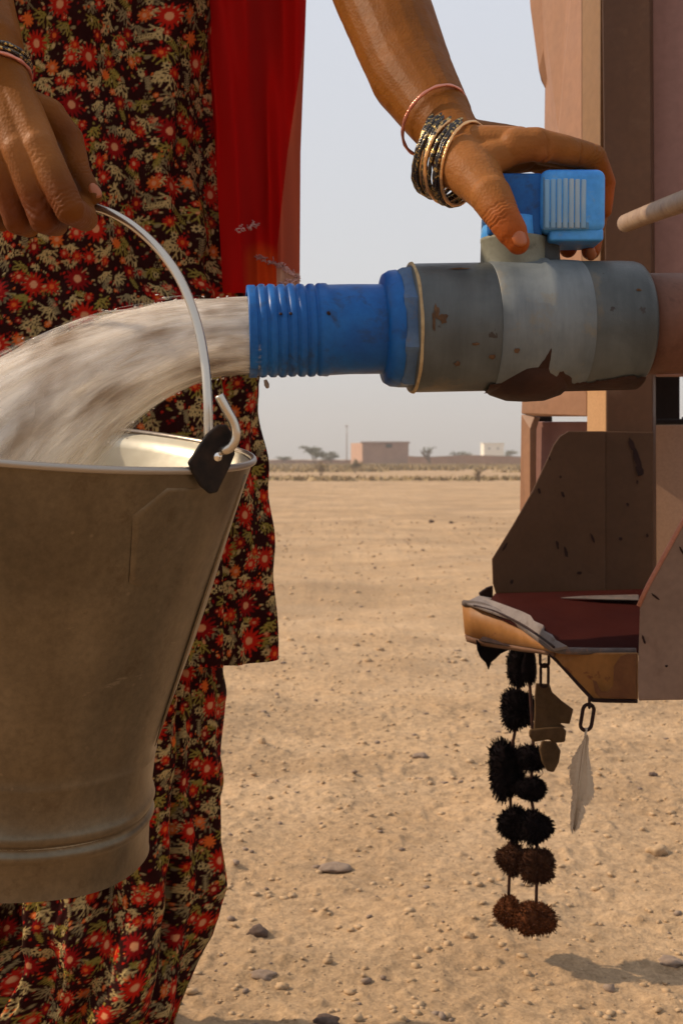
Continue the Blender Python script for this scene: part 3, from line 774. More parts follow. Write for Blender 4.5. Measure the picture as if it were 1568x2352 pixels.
def dup_pt(X, Y):
    s_ = (X-np.interp(Y, [-330, 0, 300, 672], [330, 470, 492, 512]))/(np.interp(Y, [-330, 0, 90, 350, 672], [640, 703, 700, 690, 688])-np.interp(Y, [-330, 0, 300, 672], [330, 470, 492, 512]))
    dd_ = 1.205+0.10*max(s_, 0)**1.6+0.018*math.sin(s_*11+Y*0.004)+0.006*math.sin(s_*25+1-Y*0.006)+0.004*math.sin(Y*0.021+s_*6)
    return P(X, Y, dd_-0.004)
for (X0, Y0, X1, Y1, k) in ((545, 528, 592, 514, 40), (586, 588, 640, 606, 60), (640, 606, 686, 640, 80), (640, 652, 686, 642, 50)):
    for i in range(k):
        u_ = rg.random(); X_ = X0+(X1-X0)*u_+rg.gauss(0, 1.5); Y_ = Y0+(Y1-Y0)*u_+rg.gauss(0, 2.5)+3*math.sin(u_*22)
        p0 = dup_pt(X_, Y_); p1 = dup_pt(X_+rg.gauss(0, 3.5), Y_+rg.gauss(0, 3.5)); pm_ = (p0+p1)/2 + Vector((0, -0.003, 0))
        tr_.tube([p0, pm_, p1], 0.0006, n=5)
tr_.build('embroidery', M['stitch'], person)['kind'] = 'stuff'

# ---- the body: capsules fused into one surface
def rc(mb, p0, r0, p1, r1, n=20):
    p0, p1 = Vector(p0), Vector(p1); ax = p1-p0; L = ax.length; a = ax/L
    prof = []
    for k in range(0, 7):
        f = math.pi/2*(1-k/6); prof.append((-math.sin(f)*r0, max(math.cos(f)*r0, 1e-5)))
    for k in range(0, 7):
        f = math.pi/2*k/6; prof.append((L+math.sin(f)*r1, max(math.cos(f)*r1, 1e-5)))
    V, Fc = lathe_vf(p0, a, prof, n); m = len(prof)
    Fc.append(tuple(reversed(range(n)))); Fc.append(tuple(range((m-1)*n, m*n)))
    mb.add(V, Fc)
def fuse(mb, voxel, it=6, fac=0.5, sub=0):
    me = bpy.data.meshes.new('tmp'); me.from_pydata([tuple(v) for v in mb.V], [], mb.F)
    o = bpy.data.objects.new('tmp', me); sc.collection.objects.link(o)
    m = o.modifiers.new('r', 'REMESH'); m.mode = 'VOXEL'; m.voxel_size = voxel
    m = o.modifiers.new('s', 'SMOOTH'); m.iterations = it; m.factor = fac
    dg = bpy.context.evaluated_depsgraph_get(); dg.update()
    ev = o.evaluated_get(dg); m2 = ev.to_mesh()
    nv_ = len(m2.vertices); co = np.empty(nv_*3, np.float32); m2.vertices.foreach_get('co', co)
    Fo = [tuple(p.vertices) for p in m2.polygons]
    ev.to_mesh_clear(); bpy.data.objects.remove(o); bpy.data.meshes.remove(me)
    return co.reshape(-1, 3), Fo
def C(mb, a, ra, b, rb):   # capsule between view places (X,Y,d) with radii in view units
    rc(mb, P(*a), px(ra, a[2]), P(*b), px(rb, b[2]))
# -- hand on the valve (her left) with forearm
LH = MB()
C(LH, (800, -230, 1.17), 118, (878, 0, 1.09), 106)
C(LH, (878, 0, 1.09), 105, (944, 170, 1.035), 96)
C(LH, (944, 170, 1.035), 96, (1006, 268, 0.99), 78)
C(LH, (1006, 268, 0.99), 76, (1050, 330, 0.965), 62)
C(LH, (1040, 320, 0.98), 54, (1204, 334, 0.99), 40)
C(LH, (1045, 345, 0.96), 58, (1190, 332, 0.950), 42)
C(LH, (1050, 350, 0.99), 56, (1185, 345, 1.01), 36)
C(LH, (1056, 368, 0.955), 66, (1098, 412, 0.935), 58)
C(LH, (1098, 410, 0.935), 57, (1127, 452, 0.915), 46)   # thumb metacarpal
C(LH, (1127, 450, 0.915), 49, (1157, 502, 0.902), 39)
C(LH, (1110, 368, 0.955), 50, (1200, 358, 0.965), 34)
C(LH, (1140, 362, 0.978), 42, (1245, 358, 0.988), 32)   # thumb proximal
C(LH, (1157, 502, 0.902), 40, (1174, 530, 0.899), 36)
C(LH, (1174, 530, 0.899), 36, (1189, 557, 0.897), 27)   # thumb end
C(LH, (1100, 375, 0.945), 48, (1168, 350, 0.943), 34)   # web
C(LH, (1185, 335, 0.942), 42, (1232, 330, 0.940), 38)   # index knuckle
C(LH, (1232, 330, 0.940), 36, (1300, 345, 0.943), 34)
C(LH, (1240, 348, 0.938), 26, (1250, 350, 0.938), 24)   # fleshy pad under the knuckle
C(LH, (1300, 345, 0.943), 34, (1362, 362, 0.955), 31)
C(LH, (1362, 362, 0.955), 30, (1388, 420, 0.970), 26)
C(LH, (1388, 420, 0.970), 25, (1386, 482, 0.972), 20)
C(LH, (1215, 332, 0.965), 40, (1350, 365, 0.985), 30)   # middle
C(LH, (1350, 365, 0.985), 29, (1378, 470, 1.000), 25)
C(LH, (1378, 470, 1.000), 24, (1356, 575, 0.975), 22)
C(LH, (1205, 338, 0.992), 38, (1335, 378, 1.012), 28)   # ring
C(LH, (1335, 378, 1.012), 27, (1345, 480, 1.015), 23)
C(LH, (1345, 480, 1.015), 22, (1304, 572, 0.985), 20)
C(LH, (1190, 345, 1.015), 34, (1290, 395, 1.035), 24)   # little
C(LH, (1290, 395, 1.035), 23, (1300, 470, 1.030), 19)
C(LH, (1300, 470, 1.030), 18, (1280, 530, 1.010), 16)
v1, f1 = fuse(LH, 0.0010, 11, 0.5)
# -- hand on the bucket handle (her right)
RH = MB()
C(RH, (-190, -330, 1.08), 118, (-95, -90, 0.95), 104)
C(RH, (-95, -90, 0.95), 102, (-30, 110, 0.885), 84)
C(RH, (-30, 110, 0.885), 82, (-12, 180, 0.875), 74)
for (mx, my, md, mr) in ((90, 335, 0.845, 43), (46, 344, 0.848, 44), (-4, 350, 0.856, 42), (-52, 345, 0.868, 38)):
    C(RH, (-12 + (mx-20)*0.35, 190, 0.872), 58, (mx, my, md), mr)
fing = [((90, 338, .843), (160, 480, .832), (196, 502, .868), (178, 440, .892), 42, 36, 29, 24),
        ((46, 346, .846), (100, 503, .846), (128, 515, .878), (122, 455, .898), 42, 34, 28, 23),
        ((-4, 352, .854), (40, 507, .860), (66, 518, .888), (62, 460, .902), 40, 32, 27, 22),
        ((-52, 347, .866), (-22, 500, .875), (2, 508, .895), (2, 455, .908), 36, 29, 24, 20)]
for a, b, c_, e_, r0, r1, r2, r3 in fing:
    C(RH, a, r0, b, r1); C(RH, b, r1, c_, r2); C(RH, c_, r2, e_, r3)
C(RH, (20, 240, 0.885), 52, (110, 268, 0.895), 44)
C(RH, (110, 268, 0.895), 42, (158, 318, 0.893), 34)     # thumb
C(RH, (158, 318, 0.893), 33, (180, 392, 0.885), 28)
C(RH, (180, 392, 0.885), 28, (206, 436, 0.880), 23)
C(RH, (206, 436, 0.880), 22, (218, 450, 0.878), 18)
v2, f2 = fuse(RH, 0.0011, 8, 0.5)
# -- torso, head, legs, upper arms
BD = MB()
sL = P(800, -230, 1.17); sR = P(-190, -330, 1.08)
shL = Vector((-0.14, 1.33, 1.33)); shR = Vector((-0.49, 1.33, 1.33))
rc(BD, (-0.315, 1.33, 0.80), 0.115, (-0.315, 1.33, 1.05), 0.10)
rc(BD, (-0.36, 1.33, 0.85), 0.10, (-0.27, 1.33, 0.85), 0.10)
rc(BD, (-0.37, 1.33, 1.22), 0.095, (-0.26, 1.33, 1.22), 0.095); rc(BD, (-0.315, 1.33, 1.05), 0.10, (-0.315, 1.33, 1.24), 0.10)
rc(BD, shR, 0.055, shL, 0.055)
rc(BD, (-0.315, 1.335, 1.30), 0.055, (-0.315, 1.315, 1.44), 0.05)
rc(BD, (-0.315, 1.325, 1.55), 0.078, (-0.315, 1.30, 1.48), 0.055); rc(BD, (-0.315, 1.345, 1.55), 0.082, (-0.315, 1.33, 1.54), 0.08)
rc(BD, (-0.315, 1.245, 1.525), 0.010, (-0.315, 1.228, 1.50), 0.013)     # nose
for sx in (-1, 1): rc(BD, (-0.315+sx*0.080, 1.33, 1.535), 0.012, (-0.315+sx*0.080, 1.335, 1.50), 0.010)
rc(BD, shL, 0.050, sL, px(118, 1.17)*0.98); rc(BD, shR, 0.050, sR, px(118, 1.08)*0.98)
for cx in (-0.232, -0.425):
    kx = -0.26 if cx > -0.3 else -0.37
    cy = 1.325 if cx > -0.3 else 1.372
    rc(BD, (kx, 1.33, 0.80), 0.085, (cx, cy, 0.44), 0.052); rc(BD, (cx, cy, 0.44), 0.050, (cx, cy+0.015, 0.08), 0.032)
    rc(BD, (cx, cy+0.025, 0.035), 0.030, (cx, cy-0.135, 0.022), 0.022); rc(BD, (cx, cy-0.125, 0.022), 0.030, (cx, cy-0.165, 0.020), 0.020)
v3, f3 = fuse(BD, 0.008, 3, 0.5)
allv = np.concatenate([v1, v2, v3]); ff = f1 + [tuple(i+len(v1) for i in f) for f in f2] + [tuple(i+len(v1)+len(v2) for i in f) for f in f3]
# skin colour: base brown, fingertips of the left hand stained orange, redder creases
col = np.zeros((len(allv), 3), np.float32); col[:] = (0.165, 0.053, 0.005)
def near(pt, r):
    dd_ = np.linalg.norm(allv - np.array(P(*pt)), axis=1); return np.clip(1 - dd_/r, 0, 1)[:, None]
def blend(w, c): 
    global col
    col = col*(1-w) + np.array(c)*w
for pt, r, k in (((1182, 545, .897), .032, 0.9), ((1150, 500, .900), .026, .55), ((1356, 575, .965), .03, 0.9), ((1304, 575, .98), .03, .8), ((1395, 450, .965), .035, .7), ((1240, 350, .93), .02, .35)):
    blend(near(pt, r)*k, (0.34, 0.062, 0.010))
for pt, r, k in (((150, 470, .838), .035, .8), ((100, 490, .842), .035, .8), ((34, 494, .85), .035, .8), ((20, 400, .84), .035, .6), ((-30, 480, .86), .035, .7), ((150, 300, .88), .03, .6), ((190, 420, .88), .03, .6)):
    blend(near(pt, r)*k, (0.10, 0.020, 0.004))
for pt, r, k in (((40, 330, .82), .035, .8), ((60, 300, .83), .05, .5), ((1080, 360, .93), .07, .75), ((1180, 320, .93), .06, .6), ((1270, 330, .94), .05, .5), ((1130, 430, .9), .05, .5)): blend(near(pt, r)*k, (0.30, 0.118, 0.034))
for pt, r, k in (((1186, 345, .915), .016, .75), ((1250, 372, .93), .012, .6), ((1340, 385, .94), .010, .5)): blend(near(pt, r)*k, (0.20, 0.055, 0.015))
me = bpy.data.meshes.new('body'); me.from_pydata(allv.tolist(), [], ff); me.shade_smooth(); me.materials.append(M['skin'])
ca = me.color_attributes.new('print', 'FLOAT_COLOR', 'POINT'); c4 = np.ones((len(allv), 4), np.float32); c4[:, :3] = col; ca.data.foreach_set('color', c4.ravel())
nrmv = np.empty(len(allv)*3, np.float32); me.vertices.foreach_get('normal', nrmv); nrmv = nrmv.reshape(-1, 3)
disp = np.zeros(len(allv))
def crease(c0, c1, lines, sp_, dep_, rad):
    a = np.array(P(*c0)); ax = np.array(P(*c1))-a; ax /= np.linalg.norm(ax); rel = allv-a
    s_ = rel @ ax; fall = np.clip(1-np.linalg.norm(rel, axis=1)/rad, 0, 1)**0.5
    wob = 0.0006*np.sin(rel[:, 0]*700+rel[:, 2]*500)
    for k in range(lines): disp[:] -= 1.5*dep_*np.exp(-((s_+wob-(k-(lines-1)/2)*sp_)/0.0008)**2)*fall
crease((1150, 492, .90), (1180, 545, .897), 5, 0.0030, 0.0006, 0.022)      # thumb joint
crease((1366, 350, .95), (1392, 400, .965), 4, 0.0032, 0.0006, 0.020)      # index joint
crease((1262, 355, .93), (1300, 352, .94), 1, 0.004, 0.0012, 0.020)
crease((1340, 370, .935), (1370, 372, .94), 1, 0.004, 0.0012, 0.016)
crease((1165, 400, .925), (1150, 372, .93), 2, 0.005, 0.0009, 0.018)
crease((150, 465, .83), (165, 490, .83), 4, 0.0034, 0.0006, 0.020)
crease((92, 488, .83), (104, 510, .84), 4, 0.0034, 0.0006, 0.020)
crease((36, 492, .84), (46, 515, .85), 4, 0.0034, 0.0006, 0.020)
crease((178, 388, .875), (190, 410, .875), 4, 0.0030, 0.0005, 0.016)
crease((90, 335, .82), (100, 360, .82), 3, 0.004, 0.0004, 0.016)
# tendons and veins on the backs of the hands
def cordv(c0, c1, h_, w_):
    a = np.array(P(*c0)); b = np.array(P(*c1)); ab = b-a; L2 = ab @ ab
    t_ = np.clip(((allv-a) @ ab)/L2, 0, 1); d_ = np.linalg.norm(allv-(a+t_[:, None]*ab), axis=1)
    disp[:] += h_*np.exp(-(d_/w_)**2)*np.sin(np.pi*np.clip(t_, 0.02, 0.98))**0.5
for c0, c1 in (((20, 215, .845), (88, 325, .825)), ((0, 215, .845), (46, 335, .822)), ((-20, 220, .845), (-2, 340, .824)), ((40, 200, .845), (70, 290, .835))): cordv(c0, c1, 0.0012, 0.0035)
for c0, c1 in (((1085, 300, .94), (1225, 300, .92)), ((1075, 345, .915), (1130, 420, .895)), ((900, 60, 1.05), (985, 240, .96)), ((930, 130, 1.02), (1000, 250, .96))): cordv(c0, c1, 0.0010, 0.0035)
disp += 0.0004*fbm(allv[:, 0]*60+allv[:, 1]*23, allv[:, 2]*60+allv[:, 1]*31, 3, 88)
co_ = allv + nrmv*disp[:, None]; me.vertices.foreach_set('co', co_.astype(np.float32).ravel()); me.update()
body = link(bpy.data.objects.new('body', me), person)
# hair and sleeves (above the picture, but they belong to her)
hb = MB(); rc(hb, (-0.315, 1.365, 1.57), 0.088, (-0.315, 1.36, 1.52), 0.085); rc(hb, (-0.315, 1.43, 1.50), 0.05, (-0.315, 1.45, 1.46), 0.045)
hv, hf = fuse(hb, 0.006, 4); g = N('black_hair'); g.base((0.012, 0.009, 0.008)).rough(0.45); g.bump(g.noise(300, 3, src=g.mapping((1, 1, 0.1))), 0.5, 0.003)
mesh_obj('hair', [Vector(v) for v in hv.tolist()], hf, g.m, person)
for sh, el in ((shL, sL), (shR, sR)):
    e2 = el.lerp(sh, 0.12)
    V, Fc = tube_vf([sh.lerp(el, k/20) for k in range(0, 18)], [0.066-0.0004*k+0.002*math.sin(k*1.7) for k in range(18)], 40, cap=False)
    me = bpy.data.meshes.new('sleeve'); me.from_pydata([tuple(v) for v in V], [], Fc); me.shade_smooth(); me.materials.append(M['floral'])
    ca = me.color_attributes.new('print', 'FLOAT_COLOR', 'POINT'); a_ = np.array([[v.x, v.z] for v in V]); cc = np.ones((len(V), 4), np.float32); cc[:, :3] = print_at(a_[:, 0]+3, a_[:, 1]); ca.data.foreach_set('color', cc.ravel())
    link(bpy.data.objects.new('sleeve', me), person)
# nails
def nail(p, n_, up, w, h):
    n_ = Vector(n_).normalized(); up = (Vector(up)-n_*Vector(up).dot(n_)).normalized(); rt_ = up.cross(n_)
    V, Fc = [], []
    for i in range(7):
        for j in range(7):
            u_, v_ = i/6*2-1, j/6*2-1
            k_ = math.sqrt(max(0, 1-0.55*v_*v_*u_*u_))
            V.append(Vector(p) + rt_*u_*w*k_ + up*v_*h*k_ - n_*(u_*u_*w*0.42+v_*v_*h*0.10))
    for i in range(6):
        for j in range(6): Fc.append((i*7+j, (i+1)*7+j, (i+1)*7+j+1, i*7+j+1))
    o = mesh_obj('fingernail', V, Fc, M['nail'], person); m = o.modifiers.new('s', 'SOLIDIFY'); m.thickness = 0.0006; return o
tp = P(1186, 551, 0.897); nail(tp + Vector((0.001, -0.0096, 0.0008)), (0.08, -1, 0.15), P(1175, 528, .9)-tp, 0.0056, 0.0072)
tp = P(1356, 578, 0.975); nail(tp + Vector((-0.001, -0.0072, -0.0028)), (-0.1, -1, -0.3), (0, 0, 1), 0.0046, 0.0055)
tp = P(214, 446, 0.879); nail(tp + Vector((0.003, -0.0058, 0.002)), (0.45, -1, 0.25), P(190, 410, .88)-tp, 0.0045, 0.006)
# bangles
def bangle(c, nrm, rad, r, mat, wob=0.0, parent=person, seed=0):
    nrm = Vector(nrm).normalized(); u = nrm.cross(Vector((0, 0, 1))).normalized(); w = nrm.cross(u)
    m = 64; n = 8; V, Fc = [], []
    for i in range(m):
        a = 2*math.pi*i/m; dr = u*math.cos(a)+w*math.sin(a)
        q = Vector(c) + dr*rad + nrm*wob*math.sin(2*a+seed)
        rr2 = r*(1+0.15*math.sin(a*16))
        for k in range(n):
            b_ = 2*math.pi*k/n; V.append(q + (dr*math.cos(b_)+nrm*math.sin(b_))*rr2)
    for i in range(m):
        for k in range(n):
            i2, k2 = (i+1) % m, (k+1) % n; Fc.append((i*n+k, i2*n+k, i2*n+k2, i*n+k2))
    return mesh_obj('bangle', V, Fc, mat, parent)
b_ = bangle(P(999, 278, 0.985), (0.50, -0.62, -0.66), 0.0312, 0.0014, M['pinkb']); b_['label'] = 'thin pinkish gold bangle highest on the forearm'
rg = random.Random(9)
for i in range(16):
    t_ = i/15
    c0 = P(1004+52*t_+rg.gauss(0, 2), 350+24*t_+rg.gauss(0, 2), 0.984-0.016*t_)
    mt = M['blackb'] if i not in (6, 11) else M['gold']
    o = bangle(c0, (0.76+rg.gauss(0, .06), -0.52+rg.gauss(0, .06), -0.36+rg.gauss(0, .07)), 0.0335+rg.gauss(0, .0007), 0.0014+0.0005*rg.random(), mt, 0.0010, seed=i)
    o['label'] = 'dark glass bangle with gold specks' if mt is M['blackb'] else 'thin gold bangle among the dark ones'
o = bangle(P(1066, 376, 0.963), (0.78, -0.52, -0.34), 0.0330, 0.0014, M['gold'], 0.0005); o['label'] = 'gold bangle nearest the hand'
for k, mt in ((0, 'blackb'), (1, 'blackb'), (2, 'pinkb')):
    bangle(P(-18, 148+12*k, 0.878), (0.12, -0.30, -0.95), 0.0275, 0.0016, M[mt], 0.0005)
# ================================================================== BUCKET
bc = P(100, 1016, 0.90)
roll, tilt = R(5.6), R(5.4)
axd = Vector((-math.sin(roll), 0, -math.cos(roll)))            # axis pointing down, swung to the left
axd = (Matrix.Rotation(tilt, 3, 'X') @ axd) if (Matrix.Rotation(tilt, 3, 'X') @ axd).y > 0 else (Matrix.Rotation(-tilt, 3, 'X') @ axd)
axd.normalize()
RT, HB = 0.1575, 0.318
bucket = empty('bucket', bc + axd*HB, 'dull tin bucket hanging from a hand by its wire handle under the water', 'bucket')
bx_u = (Vector((1, 0, 0)) - axd*axd.x).normalized(); bx_w = axd.cross(bx_u)
if bx_w.y > 0: bx_w = -bx_w        # towards the camera
def bpt(theta, t, r): return bc + axd*t + (bx_u*math.cos(theta)+bx_w*math.sin(theta))*r
def bprof(prof, name, mat, parent, n=128, fr=None):
    V, Fc = [], []
    for (t, r) in prof:
        for k in range(n):
            a = 2*math.pi*k/n; V.append(bpt(a, t, fr(a, t, r) if fr else r))
    for i in range(len(prof)-1):
        for k in range(n): k2 = (k+1) % n; Fc.append((i*n+k, (i+1)*n+k, (i+1)*n+k2, i*n+k2))
    return mesh_obj(name, V, Fc, mat, parent)
def dent(a, t, r): return r + 0.0010*math.sin(a*3+t*20) + 0.0007*math.sin(a*7-t*31) - 0.002*math.exp(-((a-0.9)/0.25)**2-((t-0.17)/0.05)**2) + 0.0012*math.exp(-((a-1.5)/0.18)**2-((t-0.10)/0.03)**2) - 0.0014*math.exp(-((a-1.9)/0.2)**2-((t-0.2)/0.03)**2)
tb = 0.222
outer = [(0.001, RT)] + [(t_, RT + (0.1045-RT)*(t_/tb)) for t_ in np.linspace(0.004, tb-0.003, 26)]
outer += [(tb, 0.1042), (tb+0.003, 0.1036), (tb+0.010, 0.1030), (tb+0.012, 0.1037), (tb+0.014, 0.1030)]
outer += [(tb+0.044, 0.1015), (tb+0.047, 0.1036), (tb+0.0505, 0.1046), (tb+0.054, 0.1034), (tb+0.0570, 0.0996), (tb+0.060, 0.1034), (tb+0.063, 0.1048), (tb+0.066, 0.1034), (tb+0.069, 0.1012), (HB-0.004, 0.1015), (HB, 0.1022)]
inner = [(HB-0.001, 0.0995), (HB-0.012, 0.0995), (HB-0.012, 0.001), (HB-0.014, 0.001), (HB-0.014, 0.0990), (tb, 0.1025)] + [(t_, RT-0.0016 + (0.1025-RT+0.0016)*(t_/tb)) for t_ in np.linspace(tb-0.01, 0.0, 16)]
bprof(outer, 'bucket_wall', M['tin'], bucket, fr=dent)
bprof([outer[-1]] + inner + [outer[0]], 'bucket_lining', M['tin_in'], bucket, fr=dent)
# rolled rim
V, Fc = [], []
n1, n2 = 160, 10
for i in range(n1):
    a = 2*math.pi*i/n1
    for k in range(n2):
        b_ = 2*math.pi*k/n2; V.append(bpt(a, -0.001 + 0.0027*math.sin(b_), RT+0.0006 + 0.0024*math.cos(b_) + 0.0010*math.sin(3*a)*0))
for i in range(n1):
    for k in range(n2): i2, k2 = (i+1) % n1, (k+1) % n2; Fc.append((i*n2+k, i2*n2+k, i2*n2+k2, i*n2+k2))
mesh_obj('rim', V, Fc, M['rimwire'], bucket)
# vertical lap seam and the welded patch under the ear
th_e = R(33)
def on_wall(th_, t_, off=0.0012): return bpt(th_, t_, RT + (0.1045-RT)*(t_/tb) + off)
def wall_patch(name, poly, off, mat, parent, res=14):
    """poly in (theta,t): fan of strips hugging the wall"""
    c = (sum(p[0] for p in poly)/len(poly), sum(p[1] for p in poly)/len(poly))
    V, Fc = [], []; m = len(poly)*4; ring = []
    for i in range(len(poly)):
        a, b2 = poly[i], poly[(i+1) % len(poly)]
        for k in range(4): ring.append((a[0]+(b2[0]-a[0])*k/4, a[1]+(b2[1]-a[1])*k/4))
    for j in range(res+1):
        s_ = j/res
        for q in ring: V.append(on_wall(c[0]+(q[0]-c[0])*s_, c[1]+(q[1]-c[1])*s_, off if j < res else off-0.0014))
    for j in range(res):
        for k in range(m): k2 = (k+1) % m; Fc.append((j*m+k, (j+1)*m+k, (j+1)*m+k2, j*m+k2))
    return mesh_obj(name, V, Fc, mat, parent)
p_ = wall_patch('patch', [(R(45), .010), (R(53), .030), (R(50), .078), (R(46), .082), (R(25), .035), (R(20), .010)], 0.0007, M['tin'], bucket)
sm = MB(); sm.tube([on_wall(R(10), t_, 0.0008) for t_ in np.linspace(0.006, tb, 20)], [0.0012]*18+[0.0008, 0.0003], n=8); sm.build('seam', M['tin'], bucket)
# ear: dark plate, lower half on the wall, upper half standing above the rim
ed = (433, 1064), (444, 1090), (461, 1117), (483, 1136), (501, 1132), (516, 1100), (530, 1072), (541, 1044), (540, 1015), (532, 990), (521, 975), (501, 976), (476, 998), (460, 1022)
ec = on_wall(th_e, 0.006, 0.0105)
dep = (Vector(ec)-Vector((0, 0, CH))).dot(Vector((0, cp, -sp)))
nrm_e = (bx_u*math.cos(th_e)+bx_w*math.sin(th_e)).normalized()
def on_plane(X, Y, c0, nm):
    o = Vector((0, 0, CH)); dr = (P(X, Y, 1.0)-o); return o + dr*((Vector(c0)-o).dot(nm)/dr.dot(nm))
nm_t = (nrm_e*0.90 + Vector((0.0, -0.45, -0.12))).normalized()
ear = plate('handle_ear', [on_plane(x_, y_, ec, nm_t) for x_, y_ in ed], 0.003, M['ear'], bucket)
V, Fc = lathe_vf(on_plane(500, 1049, ec, nm_t) + nm_t*0.0, nm_t, [(0, 0.0036), (0.0010, 0.0034), (0.0020, 0.0022), (0.0024, 0.0004)], 20)
rv = mesh_obj('rivet', V, Fc, M['rivet'], ear); rv.matrix_world
# far ear
thf = th_e + math.pi
V, Fc = box_vf(bpt(thf, -0.010, RT+0.003), 0.03, 0.004, 0.045, Matrix.Rotation(th_e+R(90), 3, 'Z')); mesh_obj('handle_ear', V, Fc, M['ear'], bucket)
# handle
de = (ec-Vector((0, 0, CH))).dot(Vector((0, cp, -sp)))
hk = [(503, 908, de-.012), (520, 940, de-.011), (537, 972, de-.009), (542, 1000, de-.008), (532, 1024, de-.007), (512, 1035, de-.004), (494, 1028, de+.010), (481, 1010, de+.014), (478, 980, de+.014),
      (477, 920, de+.014), (470, 830, de+.020), (452, 740, de+.028), (420, 655, de+.036), (375, 585, de+.045), (318, 528, de+.055), (262, 492, de+.064), (212, 474, de+.073), (150, 458, .878), (80, 450, .892), (0, 452, .905), (-90, 480, .93), (-180, 550, .955), (-250, 680, .98), (-285, 850, 1.005), (-292, 985, 1.02)]
tube('handle', spline([P(*q) for q in hk], 6), 0.0033, M['wire'], bucket, 14)

# ================================================================== VALVE AND NOZZLE
yaw = R(6.5)
pc = P(784, 757, 0.938)
pa = Vector((math.cos(yaw), math.sin(yaw), 0.030)).normalized()
def tX(X):   # distance along the pipe axis whose projection falls on column X
    k = (X-784)/F
    # (pc + t pa): x/d = k with camera depth
    fwd = Vector((0, cp, -sp)); o = Vector((0, 0, CH))
    return (k*(pc-o).dot(fwd)-(pc-o).x)/(pa.x-k*pa.dot(fwd))
valve = empty('water_valve', pc + pa*tX(1180) - Vector((0, 0, 0.055)), 'grey pipe valve with a blue lever and a ribbed blue spout pouring water', 'valve')
q = 0.938/F
def L(X): return tX(X)
# blue spout
prof = [(L(569), 0.0300), (L(569), 0.0352), (L(572), 0.0358), (L(586), 0.0356)]
for i, X in enumerate((596, 618, 641, 663, 685, 707, 729)):
    prof += [(L(X-9), 0.0356), (L(X-8), 0.0344), (L(X-4), 0.0343), (L(X-2), 0.0352), (L(X+2), 0.0361), (L(X+9), 0.0360)]
prof += [(L(742), 0.0362), (L(750), 0.0362), (L(753), 0.0352), (L(800), 0.0350), (L(892), 0.0349)]
lathe('spout', pc, pa, prof, M['blue'], valve, 96, fr=lambda a, t, r: r+0.00025*math.sin(a*5+t*300))
lathe('spout_bore', pc, pa, [(L(569)+0.0005, 0.0305), (L(700), 0.0300), (L(702), 0.0005)], M['blue'], valve, 64)
# little burrs at the threads
for (X, a_) in ((650, 1.62), (672, 1.60), (755, 1.56), (757, 1.70)):
    c0 = pc + pa*L(X) + (Vector((0, -1, 0))*0.036 + Vector((0, 0, 0.0095-0.006*(a_-1.5))))
    mesh_obj('burr', *box_vf(c0, 0.0018, 0.0012, 0.0022, Matrix.Rotation(a_, 3, 'Y')), M['mudstain'], valve)
def octr(r0):
    def f(a, t, r):
        k = math.pi/4; x_ = (a+k/2) % k - k/2
        return r*math.cos(k/2)/math.cos(x_)*1.02
    return f
lathe('union_collar', pc, pa, [(L(876), 0.0350), (L(880), 0.0425), (L(893), 0.0452), (L(908), 0.0458), (L(912), 0.0452)], M['blue'], valve, 96)
lathe('union_nut', pc, pa, [(L(908), 0.040), (L(909), 0.0462), (L(918), 0.0478), (L(938), 0.0480), (L(943), 0.0474), (L(944), 0.044)], M['blue_light'] if False else paint('dusty_blue', (0.05, 0.10, 0.20), (0.10, 0.15, 0.23), 0.5, 30, dirt=(0.12, 0.10, 0.09)), valve, 64, smooth=False, fr=octr(0))
V, Fc = [], []
lathe('sealing_string', pc, pa, [(L(940), 0.0480), (L(941), 0.0510), (L(945), 0.0514), (L(948), 0.0500)], M['hemp'], valve, 64, fr=lambda a, t, r: r+0.0004*math.sin(a*9))
# grey body in sections
fat = lambda a, t, r: r
lathe('valve_body', pc, pa, [(L(936), 0.043), (L(938), 0.0490), (L(944), 0.0500), (L(960), 0.0503), (L(1118), 0.0505), (L(1120), 0.0500)], M['grey'], valve, 112)
lathe('body_band', pc, pa, [(L(1119), 0.050), (L(1121), 0.0512), (L(1160), 0.0516), (L(1225), 0.0520), (L(1232), 0.0532), (L(1248), 0.0534), (L(1254), 0.0518), (L(1290), 0.0520), (L(1322), 0.0512), (L(1326), 0.050)], M['grey_band'], valve, 112)
lathe('body_socket', pc, pa, [(L(1322), 0.0500), (L(1324), 0.0508), (L(1420), 0.0505), (L(1446), 0.0500), (L(1457), 0.0488), (L(1465), 0.0455), (L(1467), 0.040)], M['grey'], valve, 112)
# belly bulge under the ball seat
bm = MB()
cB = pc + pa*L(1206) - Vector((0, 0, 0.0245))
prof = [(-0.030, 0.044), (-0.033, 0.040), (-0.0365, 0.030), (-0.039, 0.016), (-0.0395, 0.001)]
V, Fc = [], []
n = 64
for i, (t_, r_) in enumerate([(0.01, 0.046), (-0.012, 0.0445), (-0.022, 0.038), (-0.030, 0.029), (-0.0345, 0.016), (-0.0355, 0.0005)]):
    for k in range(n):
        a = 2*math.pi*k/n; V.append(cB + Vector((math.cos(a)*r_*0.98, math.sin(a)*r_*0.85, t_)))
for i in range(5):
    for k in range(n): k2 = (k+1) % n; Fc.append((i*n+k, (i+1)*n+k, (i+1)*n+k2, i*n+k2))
mesh_obj('valve_belly', V, Fc, M['mudstain'], valve)
